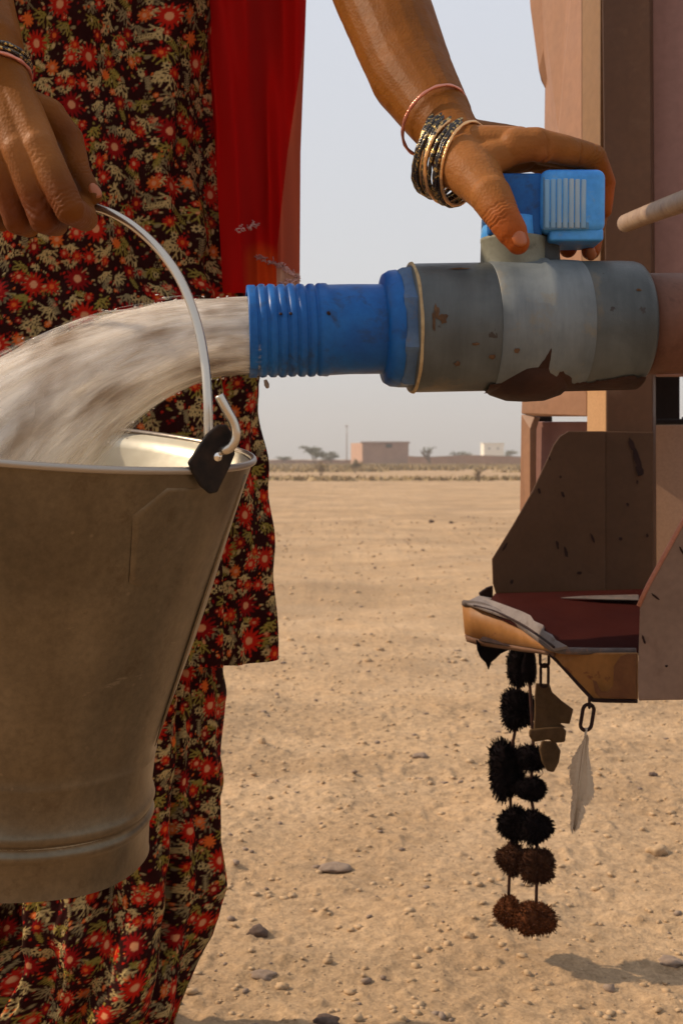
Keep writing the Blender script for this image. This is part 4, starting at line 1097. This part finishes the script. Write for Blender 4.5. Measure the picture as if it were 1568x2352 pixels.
# mud smear rising from the belly and running along the underside of the socket
def pipe_pt(X, ang, r=0.0515): # ang: 0 towards camera, + up
    side = pa.cross(Vector((0, 0, 1))).normalized()
    if side.y > 0: side = -side
    upv = side.cross(pa); upv = upv if upv.z > 0 else -upv
    return pc + pa*L(X) + (side*math.cos(ang)+upv*math.sin(ang))*r
def smear(name, pts, rr2, mat):
    rows = 10; V, Fc = [], []
    m = len(pts)
    for (X, a0, a1) in pts:
        for j in range(rows+1): V.append(pipe_pt(X, a0+(a1-a0)*j/rows, rr2 - (0.0008 if j in (0,) else 0)))
    for i in range(m-1):
        for j in range(rows): o = i*(rows+1)+j; Fc.append((o, o+rows+1, o+rows+2, o+1))
    return mesh_obj(name, V, Fc, mat, valve)
dg_ = R
rgm = random.Random(3)
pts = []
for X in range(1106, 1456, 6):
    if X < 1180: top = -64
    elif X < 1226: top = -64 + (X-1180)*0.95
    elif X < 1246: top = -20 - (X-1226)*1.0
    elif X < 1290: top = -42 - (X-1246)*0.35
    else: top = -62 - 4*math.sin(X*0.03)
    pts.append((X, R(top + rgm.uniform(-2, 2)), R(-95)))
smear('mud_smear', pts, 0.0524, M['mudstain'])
# dried clod and scuffs on the body
def scuff(X, ang, w, h, rr2, seed, mat='mudstain', parent=valve):
    rgx = random.Random(seed); n = 14; V = [pipe_pt(X, ang, rr2+0.0009)]
    for k in range(n):
        a = 2*math.pi*k/n; q_ = rgx.uniform(0.55, 1.1)
        V.append(pipe_pt(X+math.cos(a)*w*q_, ang+math.sin(a)*h*q_, rr2-0.0002))
    return V, [(0, 1+k, 1+(k+1) % n) for k in range(n)]
M['dry_dirt'] = paint('dry_dirt', (0.055, 0.028, 0.014), (0.13, 0.07, 0.035), 0.9, 120, bump=0.5)
for (X, an, w, h, sd) in ((988, 2, 13, .085, 1), (975, 8, 6, .13, 2), (1023, -38, 9, .05, 3), (1100, -32, 9, .06, 4), (1040, 55, 30, .02, 5), (1150, -26, 7, .05, 6), (1420, 25, 8, .03, 7), (1060, -20, 10, .03, 8), (968, 0, 4, .2, 9)):
    mesh_obj('dirt_scuff', *scuff(X, R(an), w, h, 0.0512 if X < 1110 or X > 1330 else 0.0524, sd), M['dry_dirt'], valve)
# drip under the spout
V, Fc = lathe_vf(P(609, 872, 0.925), Vector((0.3, 0, -1)), [(0, 0.0012), (0.004, 0.0020), (0.0065, 0.0013), (0.007, 0.0002)], 12)
mesh_obj('drip', V, Fc, M['stone_grey'], valve)
# neck, stem and lever
neck_c = P(1178, 600, 0.952)
def vlathe(name, X, d, prof, mat, n=64, fr=None):
    c0 = P(X, 600, d); c0.z = 0
    base_z = lambda Y: CH + (1176-Y)/F*d*cp - d*sp
    return lathe(name, c0, Vector((0, 0, 1)), [(base_z(Y), r) for Y, r in prof], mat, valve, n, fr=fr)
vlathe('valve_neck', 1178, 0.957, [(640, 0.027), (618, 0.0268), (608, 0.0262), (560, 0.0258), (556, 0.0262), (549, 0.0262), (547, 0.024), (547, 0.001)], M['neck'])
vlathe('stem_plate', 1172, 0.957, [(549, 0.0235), (545, 0.0238), (505, 0.0232), (503, 0.0215), (503, 0.001)], M['blue_light'])
vlathe('stem', 1238, 0.962, [(640, 0.017), (606, 0.017), (560, 0.0155), (540, 0.0155), (540, 0.001)], M['neck_dark'])
# lever: two rounded boxes with ribs
def rbox(name, X0, X1, Y0, Y1, d0, d1, rad, mat, parent, seg=5, taper=0.0):
    dm = d0
    p00 = P(X0, Y1, dm); p11 = P(X1, Y0, dm)
    V = []
    for x_ in (p00.x, p11.x):
        for y_ in (p00.y, p00.y+(d1-d0)):
            for z_ in (p00.z, p11.z): V.append(Vector((x_, y_, z_)))
    Fc = [(0, 1, 3, 2), (4, 6, 7, 5), (0, 4, 5, 1), (2, 3, 7, 6), (0, 2, 6, 4), (1, 5, 7, 3)]
    o = mesh_obj(name, V, Fc, mat, parent, smooth=True)
    b2 = o.modifiers.new('b', 'BEVEL'); b2.width = rad; b2.segments = seg
    return o
lever = rbox('lever', 1242, 1392, 386, 531, 0.932, 0.982, 0.0070, M['blue_light'], valve)
rbox('lever_arm', 1120, 1246, 397, 541, 0.938, 0.976, 0.003, M['blue'], valve)
rbox('lever_skirt', 1262, 1386, 524, 552, 0.935, 0.980, 0.0022, M['blue_light'], valve)
for i in range(7):
    X = 1252 + i*14.0
    o = rbox('rib', X-2, X+9.6, 409+abs(i-3)*0.8, 523, 0.9308, 0.940, 0.0010, M['rib'], lever, 2)
plate('grip_panel', [P(1247, 406, .9317), P(1352, 402, .9317), P(1352, 525, .9317), P(1247, 527, .9317)], 0.001, paint('worn_panel', (0.05, 0.15, 0.28), (0.12, 0.22, 0.32), 0.6, 60), lever, bw=0.0004)
# ================================================================== WATER
jet = empty('water_jet', P(100, 1040, 0.93), 'broad whitish jet of water arching from the blue spout into the bucket', 'water')
def jet_path(b, off, X, sc_=1.0):
    """b: -1 top .. +1 bottom of the jet; off: depth offset"""
    dx = 570-X
    u_ = max(0.0, (b+1)/2)
    if dx < 0: drop = 0
    else:
        top = 4.7e-4*dx**2 + (1.1e-6*(dx-560)**3 if dx > 560 else 0)
        bot = 1.5e-3*dx**2
        drop = top + (bot-top)*u_**1.4
    return 770 + b*(90 if dx < 0 else max(86, 90-dx*0.05))*sc_ + drop
def jet_shell(name, scl, mat, seed, xend=-330):
    ns, na = 150, 72; V = []; uv = []
    for i in range(ns+1):
        s_ = i/ns; X = 600 - s_*(600-xend)
        for k in range(na):
            a = 2*math.pi*k/na
            sl = 1+(scl-1)*min(1.25, max(0, (560-X)/300)) if scl > 1 else scl
            b = -math.cos(a)*sl
            spread = 1 + 0.55*max(0, (570-X)/800)
            n_ = float(vnoise(np.array([s_*4.5+seed]), np.array([k/na*14.0]), seed)[0]); n2_ = float(vnoise(np.array([s_*11.0+seed]), np.array([math.sin(a)*9.0]), seed+3)[0])
            rough_ = min(1.0, max(0.0, (575-X)/330))*(1.5 if scl > 1.01 else 1)
            if X > 570: rough_ = 0
            Y = jet_path(b, 0, X) + (n_*24+n2_*6)*rough_
            d_ = 0.934 + 0.0300*scl*math.sin(a)*spread - 0.010*n_*rough_
            V.append(P(X, min(Y, 1250), d_)); 
    Fc = [(i*na+k, (i+1)*na+k, (i+1)*na+(k+1) % na, i*na+(k+1) % na) for i in range(ns) for k in range(na)]
    o = mesh_obj(name, V, Fc, mat, jet)
    me = o.data; uvl = me.uv_layers.new(name='UVMap')
    li = np.empty(len(me.loops), np.int32); me.loops.foreach_get('vertex_index', li)
    ii = li//na; kk = li % na
    ang = np.abs(((kk/na)*2+1) % 2 - 1)
    uvs = np.stack([ii/ns*2.2, ang], -1).astype(np.float32); uvl.data.foreach_set('uv', uvs.ravel())
    return o
for i_, (m_, e_) in enumerate(zip(MS, (0.02, 0.05, 0.085, 0.125, 0.17, 0.22))): jet_shell('water_spray', 1.0+e_, m_, 21+7*i_)
jet_shell('water_skin', 0.97, M['water_a'], 1)
jet_shell('water_layer', 0.86, M['water_a'], 5)
jet_shell('water_core', 0.70, M['water_b'], 9)
# loose strands and drops tearing off the jet
st_ = MB(); rg = random.Random(12)
for i in range(18):
    b = rg.uniform(-1.10, 1.10); X0 = 560 - rg.random()**0.6*700; Ln = rg.uniform(40, 220)
    dp = 0.930 + rg.uniform(-0.036, 0.03)*math.sqrt(max(0.1, 1-min(1, b*b)*0.8))*(1+0.4*max(0, (570-X0)/600))
    r0 = rg.uniform(0.0003, 0.0007); jit = rg.gauss(0, 8)*min(1, (600-X0)/300)
    path = [P(X0-Ln*k/6, min(1230, jet_path(b, 0, X0-Ln*k/6)+jit), dp) for k in range(7)]
    st_.tube(path, [r0*math.sin(math.pi*(k+0.35)/6.9) for k in range(7)], n=5, cap=False)
o = st_.build('water_strand', paint('water_thread', (0.50, 0.42, 0.34), (0.64, 0.55, 0.46), 0.35, 60), jet); o['kind'] = 'stuff'
dr = MB(); rg = random.Random(31)
for i in range(130):
    side = -1 if rg.random() < 0.6 else 1
    X0 = 540 - rg.random()**0.7*620; b = side*(1.02+abs(rg.gauss(0, .16))*min(1, (600-X0)/350))
    Yc = jet_path(max(-1.6, min(1.35, b)), 0, X0); d_ = 0.934+rg.gauss(0, .02); rr2 = rg.uniform(.0003, .0007)
    if Yc > 1040: continue
    p0 = P(X0, Yc, d_); p1 = P(X0-rg.uniform(2, 9), Yc+rg.uniform(0, 4), d_)
    dr.tube([p0, p0.lerp(p1, .3), p0.lerp(p1, .7), p1], [rr2*.3, rr2, rr2, rr2*.3], n=6)
dr.build('water_drops', M['water_drop'], jet)['kind'] = 'stuff'
# water in the bucket
V = [bpt(0, 0.10, 0)]; Fc = []
for k in range(64): V.append(bpt(2*math.pi*k/64, 0.10, 0.131))
Fc = [(0, 1+k, 1+(k+1) % 64) for k in range(64)]
tag(mesh_obj('bucket_water', V, Fc, M['pool']), 'murky water collecting inside the tin bucket', 'water')

# ================================================================== TANKER REAR
tk = empty('water_tanker', P(1500, 1700, 1.75), 'rear corner of a brown and tan water tanker with an open footstep', 'tanker')
TL = P
# left face of the upright, angled away to the left
def PV(X, Y, d): return P(X, Y, d)
plate('corner_panel', [P(1196, -260, 1.86), P(1217, 19, 1.86), P(1236, 160, 1.86), P(1241, 184, 1.86), P(1250, 202, 1.86), P(1249, 300, 1.86), P(1240, 700, 1.86), P(1228, 888, 1.86), P(1335, 888, 1.70), P(1335, -260, 1.70)], 0.012, M['tan_paint'], tk)
plate('corner_edge', [P(1335.5, -260, 1.69), P(1335.5, 888, 1.69), P(1378, 888, 1.64), P(1378, -260, 1.64)], 0.03, M['ochre_paint'], tk)
plate('upright_post', [P(1379, -260, 1.60), P(1392, 900, 1.60), P(1392, 1352, 1.60), P(1501, 1352, 1.58), P(1499, 900, 1.58), P(1491, -260, 1.58)], 0.05, M['brown_paint'], tk)
plate('rear_panel', [P(1492.5, -260, 1.66), P(1502, 862, 1.66), P(2300, 862, 1.50), P(2300, -260, 1.50)], 0.02, M['mauve_paint'], tk)
# framed opening below the valve
plate('frame_rail', [P(1199, 890, 1.82), P(1196, 950, 1.82), P(1226, 956, 1.80), P(1347, 956, 1.70), P(1347, 890, 1.70)], 0.012, M['tan_paint'], tk)
plate('frame_upright', [P(1196, 951, 1.82), P(1189, 1420, 1.82), P(1217, 1420, 1.80), P(1219, 985, 1.80), P(1228, 957, 1.80)], 0.012, M['tan_paint'], tk)
plate('frame_upright', [P(1347, 890, 1.69), P(1347, 1100, 1.69), P(1391, 1100, 1.64), P(1391, 890, 1.64)], 0.02, M['orange_paint'] if False else paint('amber_paint', (0.42, 0.235, 0.11), (0.46, 0.27, 0.13), 0.5, 6, streak=True), tk)
plate('inner_panel', [P(1223, 973, 1.83), P(1222, 1420, 1.83), P(1392, 1420, 1.76), P(1392, 968, 1.76), P(1232, 968, 1.83)], 0.01, M['mauve_paint'], tk)
plate('slot_backing', [P(1227, 956, 1.85), P(1268, 956, 1.85), P(1268, 970, 1.85), P(1227, 970, 1.85)], 0.01, M['black_gap'], tk)  # dark sheet behind the left part of the slot
# right: dark gap, beam and lower panel
plate('underbody', [P(1502, 863, 1.80), P(1502, 975, 1.80), P(1561, 975, 1.80), P(1561, 863, 1.80)], 0.02, M['black_gap'], tk)
plate('underbody', [P(1573, 955, 1.80), P(1573, 975, 1.80), P(2300, 975, 1.80), P(2300, 955, 1.80)], 0.02, M['black_gap'], tk)
plate('cross_beam', [P(1500, 962, 1.74), P(1500, 974, 1.74), P(2300, 972, 1.70), P(2300, 958, 1.70)], 0.02, M['black_gap'], tk)
plate('lower_panel', [P(1502, 976, 1.72), P(1502, 1400, 1.72), P(2300, 1400, 1.60), P(2300, 970, 1.60)], 0.02, paint('lower_tan', (0.34, 0.20, 0.13), (0.42, 0.24, 0.13), 0.5, 5, streak=True), tk)
# rod poking out at the right
rd = [P(1437, 512, 1.50), P(1500, 487, 1.38), P(1568, 462, 1.24), P(1760, 390, 1.0)]
tube('pull_rod', spline(rd, 4), 0.0112, M['rod'], tk, 20)
# supply pipe running off to the right from the valve
lathe('supply_pipe', pc, pa, [(L(1460), 0.030), (L(1462), 0.0405), (L(1560), 0.0405), (L(2150), 0.0405)], M['pipe_brown'], tk, 64)
# ---- footstep
Zf = 1.62
outl = [(1304, 990), (1500, 990), (1501, 1352), (1478, 1356), (1136, 1360), (1132, 1392), (1128, 1284), (1177, 1206), (1222, 1127), (1258, 1050), (1272, 1019), (1286, 1000)]
def zplane(Xa, da, Xb, db): return lambda X: da + (db-da)*(X-Xa)/(Xb-Xa)
bp_d = zplane(1130, 1.60, 1500, 1.565)
back = plate('step_back', [P(x_, y_, bp_d(x_)) for x_, y_ in [(1304, 990), (1390.5, 990), (1390.5, 1358), (1138, 1364), (1131, 1340), (1129, 1284), (1177, 1206), (1222, 1127), (1258, 1050), (1270, 1022), (1284, 1002)]], 0.006, M['plate_paint'], tk)
back2 = plate('step_back', [P(x_, y_, bp_d(x_)+0.002) for x_, y_ in [(1389, 990), (1500.5, 992), (1500.5, 1354), (1389, 1358)]], 0.006, M['plate_paint'], tk)
# paint chips on the plate
def chip(X, Y, w, h, ang, seed, dfn, off=0.0035):
    rgx = random.Random(seed); V = []
    for k in range(12):
        a = 2*math.pi*k/12; q_ = rgx.uniform(.65, 1.1); u_, v_ = math.cos(a)*w*q_, math.sin(a)*h*q_
        V.append(P(X+u_*math.cos(ang)-v_*math.sin(ang), Y+u_*math.sin(ang)+v_*math.cos(ang), dfn(X)-off))
    return V, [tuple(range(12))]
for (X, Y, w, h, an) in ((1451, 1022, 7, 20, -.35), (1462, 1052, 9, 26, -.3), (1468, 1080, 10, 18, -.1), (1238, 1128, 3, 10, -.3), (1292, 1136, 4, 8, -.4), (1287, 1095, 3, 4, 0), (1262, 1053, 2, 5, -.5), (1159, 1256, 3, 12, .5), (1280, 1251, 3, 12, -.2), (1299, 1269, 4, 15, -.3), (1360, 1235, 3, 12, -.4), (1330, 1316, 7, 4, .1), (1175, 1337, 4, 6, .3), (1441, 1159, 4, 5, 0), (1425, 1238, 5, 5, 0), (1463, 1107, 3, 5, 0), (1486, 1230, 3, 5, 0)):
    V, Fc = chip(X, Y, w, h, an, int(X+Y), bp_d, 0.0006 if X > 1391 else 0.0016)
    mesh_obj('paint_chip', V, Fc, M['rust'], tk)
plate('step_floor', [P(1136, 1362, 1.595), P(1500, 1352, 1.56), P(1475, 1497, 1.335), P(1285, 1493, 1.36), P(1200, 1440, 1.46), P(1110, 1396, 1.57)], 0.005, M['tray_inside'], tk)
plate('floor_ledge', [P(1285, 1372, 1.545), P(1340, 1368, 1.535), P(1466, 1365, 1.520), P(1467, 1377, 1.495), P(1380, 1375, 1.515)], 0.002, M['rim_metal'], tk)
# rolled lip sweeping round from the left corner to the front
lip = [(1064, 1385, 1.60), (1110, 1392, 1.575), (1170, 1420, 1.51), (1225, 1458, 1.43), (1272, 1490, 1.365), (1340, 1496, 1.345), (1460, 1497, 1.325)]
tube('step_lip', spline([P(*q_) for q_ in lip], 6), 0.0042, M['rim_metal'], tk, 10)
M['deck'] = paint('pale_deck', (0.150, 0.120, 0.108), (0.205, 0.17, 0.155), 0.7, 30, dirt=(0.09, 0.06, 0.045))
plate('lip_deck', [P(1066, 1384, 1.597), P(1100, 1368, 1.617), P(1131, 1374, 1.612), P(1132, 1389, 1.585), P(1168, 1393, 1.525), P(1198, 1404, 1.485), P(1218, 1414, 1.455), P(1226, 1426, 1.435), P(1248, 1436, 1.408), P(1246, 1447, 1.395), P(1268, 1458, 1.372), P(1276, 1470, 1.355), P(1302, 1484, 1.335), P(1272, 1491, 1.350), P(1225, 1459, 1.415), P(1170, 1420, 1.490)], 0.003, M['deck'], tk, bw=0)  # jagged inner edge is a serrated shade line cut into the outline
tube('deck_seam', spline([P(1088, 1391, 1.575), P(1140, 1406, 1.525), P(1200, 1436, 1.440), P(1250, 1470, 1.372), P(1272, 1487, 1.342)], 5), 0.0014, M['rust'], tk, 6)
def strip(name, top, bot, mat, parent, th_=0.004):
    n_ = len(top); V = [P(*q_) for q_ in top]+[P(*q_) for q_ in bot]
    o = mesh_obj(name, V, [(i, i+1, n_+i+1, n_+i) for i in range(n_-1)], mat, parent); m_ = o.modifiers.new('s', 'SOLIDIFY'); m_.thickness = th_; m_.offset = 0
    return o
tp_ = [(1063, 1387, 1.602), (1086, 1391, 1.590), (1110, 1397, 1.577), (1140, 1409, 1.546), (1170, 1425, 1.513), (1198, 1443, 1.475), (1225, 1462, 1.437), (1250, 1479, 1.402), (1272, 1495, 1.370)]
bt_ = [(1069, 1456, 1.602), (1090, 1464, 1.590), (1112, 1469, 1.577), (1140, 1474, 1.546), (1170, 1479, 1.513), (1198, 1484, 1.475), (1225, 1488, 1.437), (1250, 1493, 1.402), (1270, 1499, 1.371)]
strip('lip_side', tp_, bt_, M['orange_paint'], tk)
strip('side_rail', [(x_, y_+1, d_) for x_, y_, d_ in bt_], [(x_+4, y_+16-8*i_/8, d_+0.004) for i_, (x_, y_, d_) in enumerate(bt_)], paint('rail_brown', (0.12, 0.06, 0.035), (0.17, 0.09, 0.055), 0.7, 20), tk)
plate('under_rail', [P(1074, 1466, 1.61), P(1098, 1480, 1.61), P(1235, 1497, 1.49), P(1258, 1503, 1.42), P(1232, 1496, 1.45)], 0.006, M['rust'], tk, bw=0)
front = plate('step_front', [P(1258, 1496, 1.385), P(1274, 1494, 1.366), P(1340, 1500, 1.345), P(1462, 1500, 1.300), P(1462, 1609, 1.300), P(1366, 1607, 1.338), P(1352, 1598, 1.345), P(1290, 1530, 1.368)], 0.004, M['orange_paint'], tk)
plate('front_patch', [P(x_, y_, zplane(1274, 1.366, 1462, 1.300)(x_)-0.006) for x_, y_ in [(1440, 1502), (1460, 1502), (1460, 1606), (1378, 1604), (1366, 1592), (1360, 1562), (1368, 1566), (1378, 1588), (1395, 1590), (1407, 1575), (1409, 1530), (1424, 1508)]], 0.0015, paint('patch_brown', (0.10, 0.035, 0.012), (0.15, 0.06, 0.02), 0.7, 40), tk, bw=0.0004)  # darker brown patch with a wavy edge, just proud of the step front
tube('front_edge', spline([P(1262, 1502, 1.383), P(1292, 1532, 1.367), P(1354, 1600, 1.343), P(1370, 1609, 1.335), P(1462, 1611, 1.299)], 4), 0.0022, M['rust'], tk, 8)
sp_d = zplane(1465, 1.292, 2000, 1.16)
plate('side_plate', [P(x_, y_, sp_d(x_)) for x_, y_ in [(1465, 1610), (1463, 1560), (1468, 1389), (1490, 1341), (1568, 1196), (1640, 1080), (2000, 1080), (2000, 1600)]], 0.005, M['side_plate'], tk)
tube('plate_edge', [P(x_, y_, sp_d(x_)) for x_, y_ in [(1466, 1392), (1489, 1342), (1568, 1197), (1640, 1080)]], 0.0026, paint('red_oxide', (0.36, 0.14, 0.09), (0.45, 0.2, 0.13), 0.6, 60), tk, 8)
for (X, Y, w, h, an) in ((1504, 1370, 3, 13, -.9), (1478, 1470, 3, 12, -.3), (1568, 1270, 3, 16, -.5), (1530, 1530, 4, 3, 0)): mesh_obj('paint_chip', *chip(X, Y, w, h, an, int(X+Y), sp_d, .003), M['rust'], tk)
plate('hinge_lug', [P(1100, 1362, 1.66), P(1118, 1350, 1.66), P(1132, 1345, 1.66), P(1132, 1375, 1.66), P(1105, 1378, 1.66)], 0.01, M['rust'], tk)

# ================================================================== TASSELS AND TRINKETS
def fuzz_ball(name, c, rx, rz, mat, parent, seed, n=2200):
    rgx = np.random.RandomState(seed); V, Fc = [], []
    bmx = bmesh.new(); bmesh.ops.create_icosphere(bmx, subdivisions=3, radius=1)
    ph = rgx.uniform(0, 6, 3)
    def lump(v): return 1 + 0.14*math.sin(v[0]*3.1+ph[0]) + 0.08*math.sin(v[2]*3.7+ph[1]) + 0.05*math.sin(v[1]*5+ph[2])
    for v in bmx.verts:
        k_ = 0.86*lump(v.co)*(1+0.04*rgx.uniform(-1, 1)); V.append(Vector((v.co.x*rx*k_, v.co.y*rx*k_, v.co.z*rz*k_)))
    Fc = [tuple(v.index for v in f.verts) for f in bmx.faces]; bmx.free()
    for i in range(n):
        v = rgx.normal(size=3); v /= np.linalg.norm(v)
        L_ = rgx.uniform(0.90, 0.99)*lump(v)
        if rgx.rand() < 0.010: L_ *= rgx.uniform(1.04, 1.18)
        v = Vector(v)
        b0 = Vector((v.x*rx*0.7, v.y*rx*0.7, v.z*rz*0.7)); t0 = Vector((v.x*rx*L_, v.y*rx*L_, v.z*rz*L_)) + Vector((rgx.normal(0, .07)*rx, rgx.normal(0, .07)*rx, rgx.normal(0, .07)*rz - 0.02*rz))
        sdv = v.cross(Vector((rgx.normal(), rgx.normal(), rgx.normal()))).normalized()*rx*0.024
        o = len(V); V += [b0-sdv, b0+sdv, t0+sdv, t0-sdv]; Fc.append((o, o+1, o+2, o+3))
    return mesh_obj(name, [v+Vector(c) for v in V], Fc, mat, parent, smooth=False)
def tassel_string(label, balls, cordX, d, top, extra=None):
    e = empty('pompom_string', P(cordX, top, d), label, 'tassel', 'pompom strings under the footstep')
    pts_ = [P(cordX, top, d)] + [P(b_[0], b_[1], d) for b_ in balls]
    tube('cord', pts_, 0.0022, M['cord'], e, 8)
    for i, (X, Y, rx, rz, mt) in enumerate(balls):
        fuzz_ball('pompom', P(X, Y, d-0.004*(i % 2)), px(rx*1.07, d), px(rz*1.05, d), M[mt], e, int(X*3+Y))
    return e
dT = 1.635
tassel_string('left string of woolly pompoms under the footstep, its lowest pompom coloured a sunlit rust brown and half hidden',
    [(1188, 1530, 30, 42, 'wool_black'), (1192, 1628, 40, 44, 'wool_black'), (1166, 1768, 42, 66, 'wool_black'), (1176, 1893, 34, 38, 'wool_black'), (1171, 1974, 33, 38, 'wool_lit_brown'), (1166, 2094, 35, 36, 'wool_lit_rust')], 1184, dT+0.01, 1486)
tassel_string('right string of woolly pompoms under the footstep, ending in the big round pompom coloured a sunlit brown',
    [(1214, 1530, 16, 44, 'wool_black'), (1226, 1742, 32, 32, 'wool_black'), (1215, 1812, 33, 32, 'wool_black'), (1232, 1900, 37, 42, 'wool_black'), (1233, 1988, 36, 42, 'wool_lit_brown'), (1230, 2109, 42, 43, 'wool_lit_rust')], 1212, dT-0.02, 1490)
# ragged black cloth scrap at the left
V = []
rag = [(1093, 1468), (1160, 1476), (1176, 1490), (1150, 1502), (1140, 1512), (1128, 1522), (1122, 1540), (1116, 1524), (1104, 1512), (1096, 1494)]
tag(plate('cloth_scrap', [P(x_, y_, 1.585) for x_, y_ in rag], 0.006, M['wool_black'], bw=0.001), 'torn black cloth scrap hanging from the left end of the footstep', 'rag')
# chain with the brown felt shapes
def link_ring(name, c, rx, rz, r, mat, parent, yawa=0.0, rolla=0.0):
    m, n = 32, 8; V, Fc = [], []
    rot = Matrix.Rotation(yawa, 3, 'Z') @ Matrix.Rotation(rolla, 3, 'Y')
    for i in range(m):
        a = 2*math.pi*i/m
        # stadium outline
        cx_, cz_ = math.cos(a)*rx, math.sin(a)*rx + (rz-rx)*(1 if math.sin(a) > 0 else -1)
        nx, nz = math.cos(a), math.sin(a)
        for k in range(n):
            b_ = 2*math.pi*k/n; V.append(Vector(c) + rot @ Vector((cx_+nx*math.cos(b_)*r, math.sin(b_)*r, cz_+nz*math.cos(b_)*r)))
    for i in range(m):
        for k in range(n): i2, k2 = (i+1) % m, (k+1) % n; Fc.append((i*n+k, i2*n+k, i2*n+k2, i*n+k2))
    return mesh_obj(name, V, Fc, mat, parent)
e = empty('felt_charm', P(1250, 1490, 1.53), 'brown felt charm hanging on a chain link just right of the pompoms', 'charm')
dC = 1.52
link_ring('chain_link', P(1250, 1512, dC), px(10, dC), px(20, dC), px(3.6, dC), M['rust'], e)
link_ring('chain_link', P(1250, 1552, dC), px(10, dC), px(26, dC), px(3.6, dC), M['rust'], e, yawa=R(20))
def felt(poly, d, th_=0.005):
    o = plate('felt_piece', [P(x_, y_, d) for x_, y_ in poly], th_, M['leather'], e, bw=0.003); o.modifiers['b'].segments = 3; return o
felt([(1231, 1570), (1262, 1572), (1268, 1590), (1290, 1610), (1317, 1630), (1312, 1650), (1308, 1664), (1286, 1662), (1300, 1672), (1226, 1676), (1228, 1640), (1228, 1600)], dC)
felt([(1216, 1676), (1290, 1668), (1301, 1680), (1298, 1706), (1270, 1708), (1262, 1700), (1224, 1706), (1214, 1690)], dC-0.004)
felt([(1244, 1702), (1276, 1704), (1288, 1726), (1284, 1752), (1272, 1776), (1256, 1772), (1244, 1750), (1238, 1722)], dC+0.002)
# chain link with pale feather
e = empty('feather_charm', P(1349, 1610, 1.34), 'pale feather hanging by a dark chain link from the front of the footstep', 'charm')
dF = 1.335
link_ring('chain_link', P(1353, 1614, dF), px(6, dF), px(12, dF), px(3.4, dF), M['rust'], e, yawa=R(80))
link_ring('chain_link', P(1348, 1648, dF), px(14, dF), px(30, dF), px(4.6, dF), M['rust'], e, yawa=R(15), rolla=R(10))
# feather: shaft with two combed vanes
def feather(d):
    X0, Y0, X1, Y1 = 1345, 1684, 1316, 1902
    prof_l = [(0, 4), (.12, 20), (.25, 32), (.38, 26), (.5, 17), (.62, 15), (.8, 12), (.93, 9), (1, 3)]; prof_r = [(0, 7), (.15, 10), (.3, 21), (.42, 30), (.55, 33), (.64, 24), (.72, 20), (.85, 15), (.95, 9), (1, 2)]
    rgx = random.Random(4)
    n = 70
    for side, pr in ((-1, prof_l), (1, prof_r)):
        V, Fc = [], []
        for i in range(n):
            t_ = i/n; w_ = np.interp(t_, [a for a, b in pr], [b for a, b in pr])*rgx.uniform(0.82, 1.10)
            w_ *= (0.78 if rgx.random() < 0.12 else 1)
            Xa, Ya = X0+(X1-X0)*t_, Y0+(Y1-Y0)*t_
            a0 = P(Xa, Ya, d); a1 = P(Xa, Ya+7, d); tipp = P(Xa+side*w_, Ya+10+w_*0.35, d+0.004*math.sin(t_*5)+rgx.uniform(-.001, .001)); tip2 = tipp + Vector((0, 0, -0.0032))
            mid = (a0+tipp)/2 + Vector((0, -0.003, 0.001)); mid2 = (a1+tip2)/2 + Vector((0, -0.003, 0))
            o = len(V); V += [a0, a1, mid2, mid, tip2, tipp]; Fc += [(o, o+1, o+2, o+3), (o+3, o+2, o+4, o+5)]
        mesh_obj('vane', V, Fc, M['feather'], e, smooth=False)
    tube('shaft', [P(1346, 1672, d-0.001), P(1343, 1700, d-0.001), P(1330, 1800, d-0.001), P(1316, 1903, d-0.001)], [.0016, .0014, .001, .0005], M['feather'], e, 6)
feather(dF)

# ================================================================== AIR
hz = N('dust_haze'); hz.n.remove(hz.b)
pv = hz.n.new('ShaderNodeVolumePrincipled'); pv.inputs['Color'].default_value = (0.93, 0.90, 0.87, 1)
pv.inputs['Density'].default_value = 0.0016; pv.inputs['Anisotropy'].default_value = 0.2
hz.l.new(pv.outputs[0], hz.n['Material Output'].inputs['Volume'])
V, Fc = box_vf((0, 120, 5.0), 700, 330, 12.4)
tag(mesh_obj('haze', V, Fc, hz.m, smooth=False), 'thin dusty haze in the air over the plain', 'haze', kind='stuff')
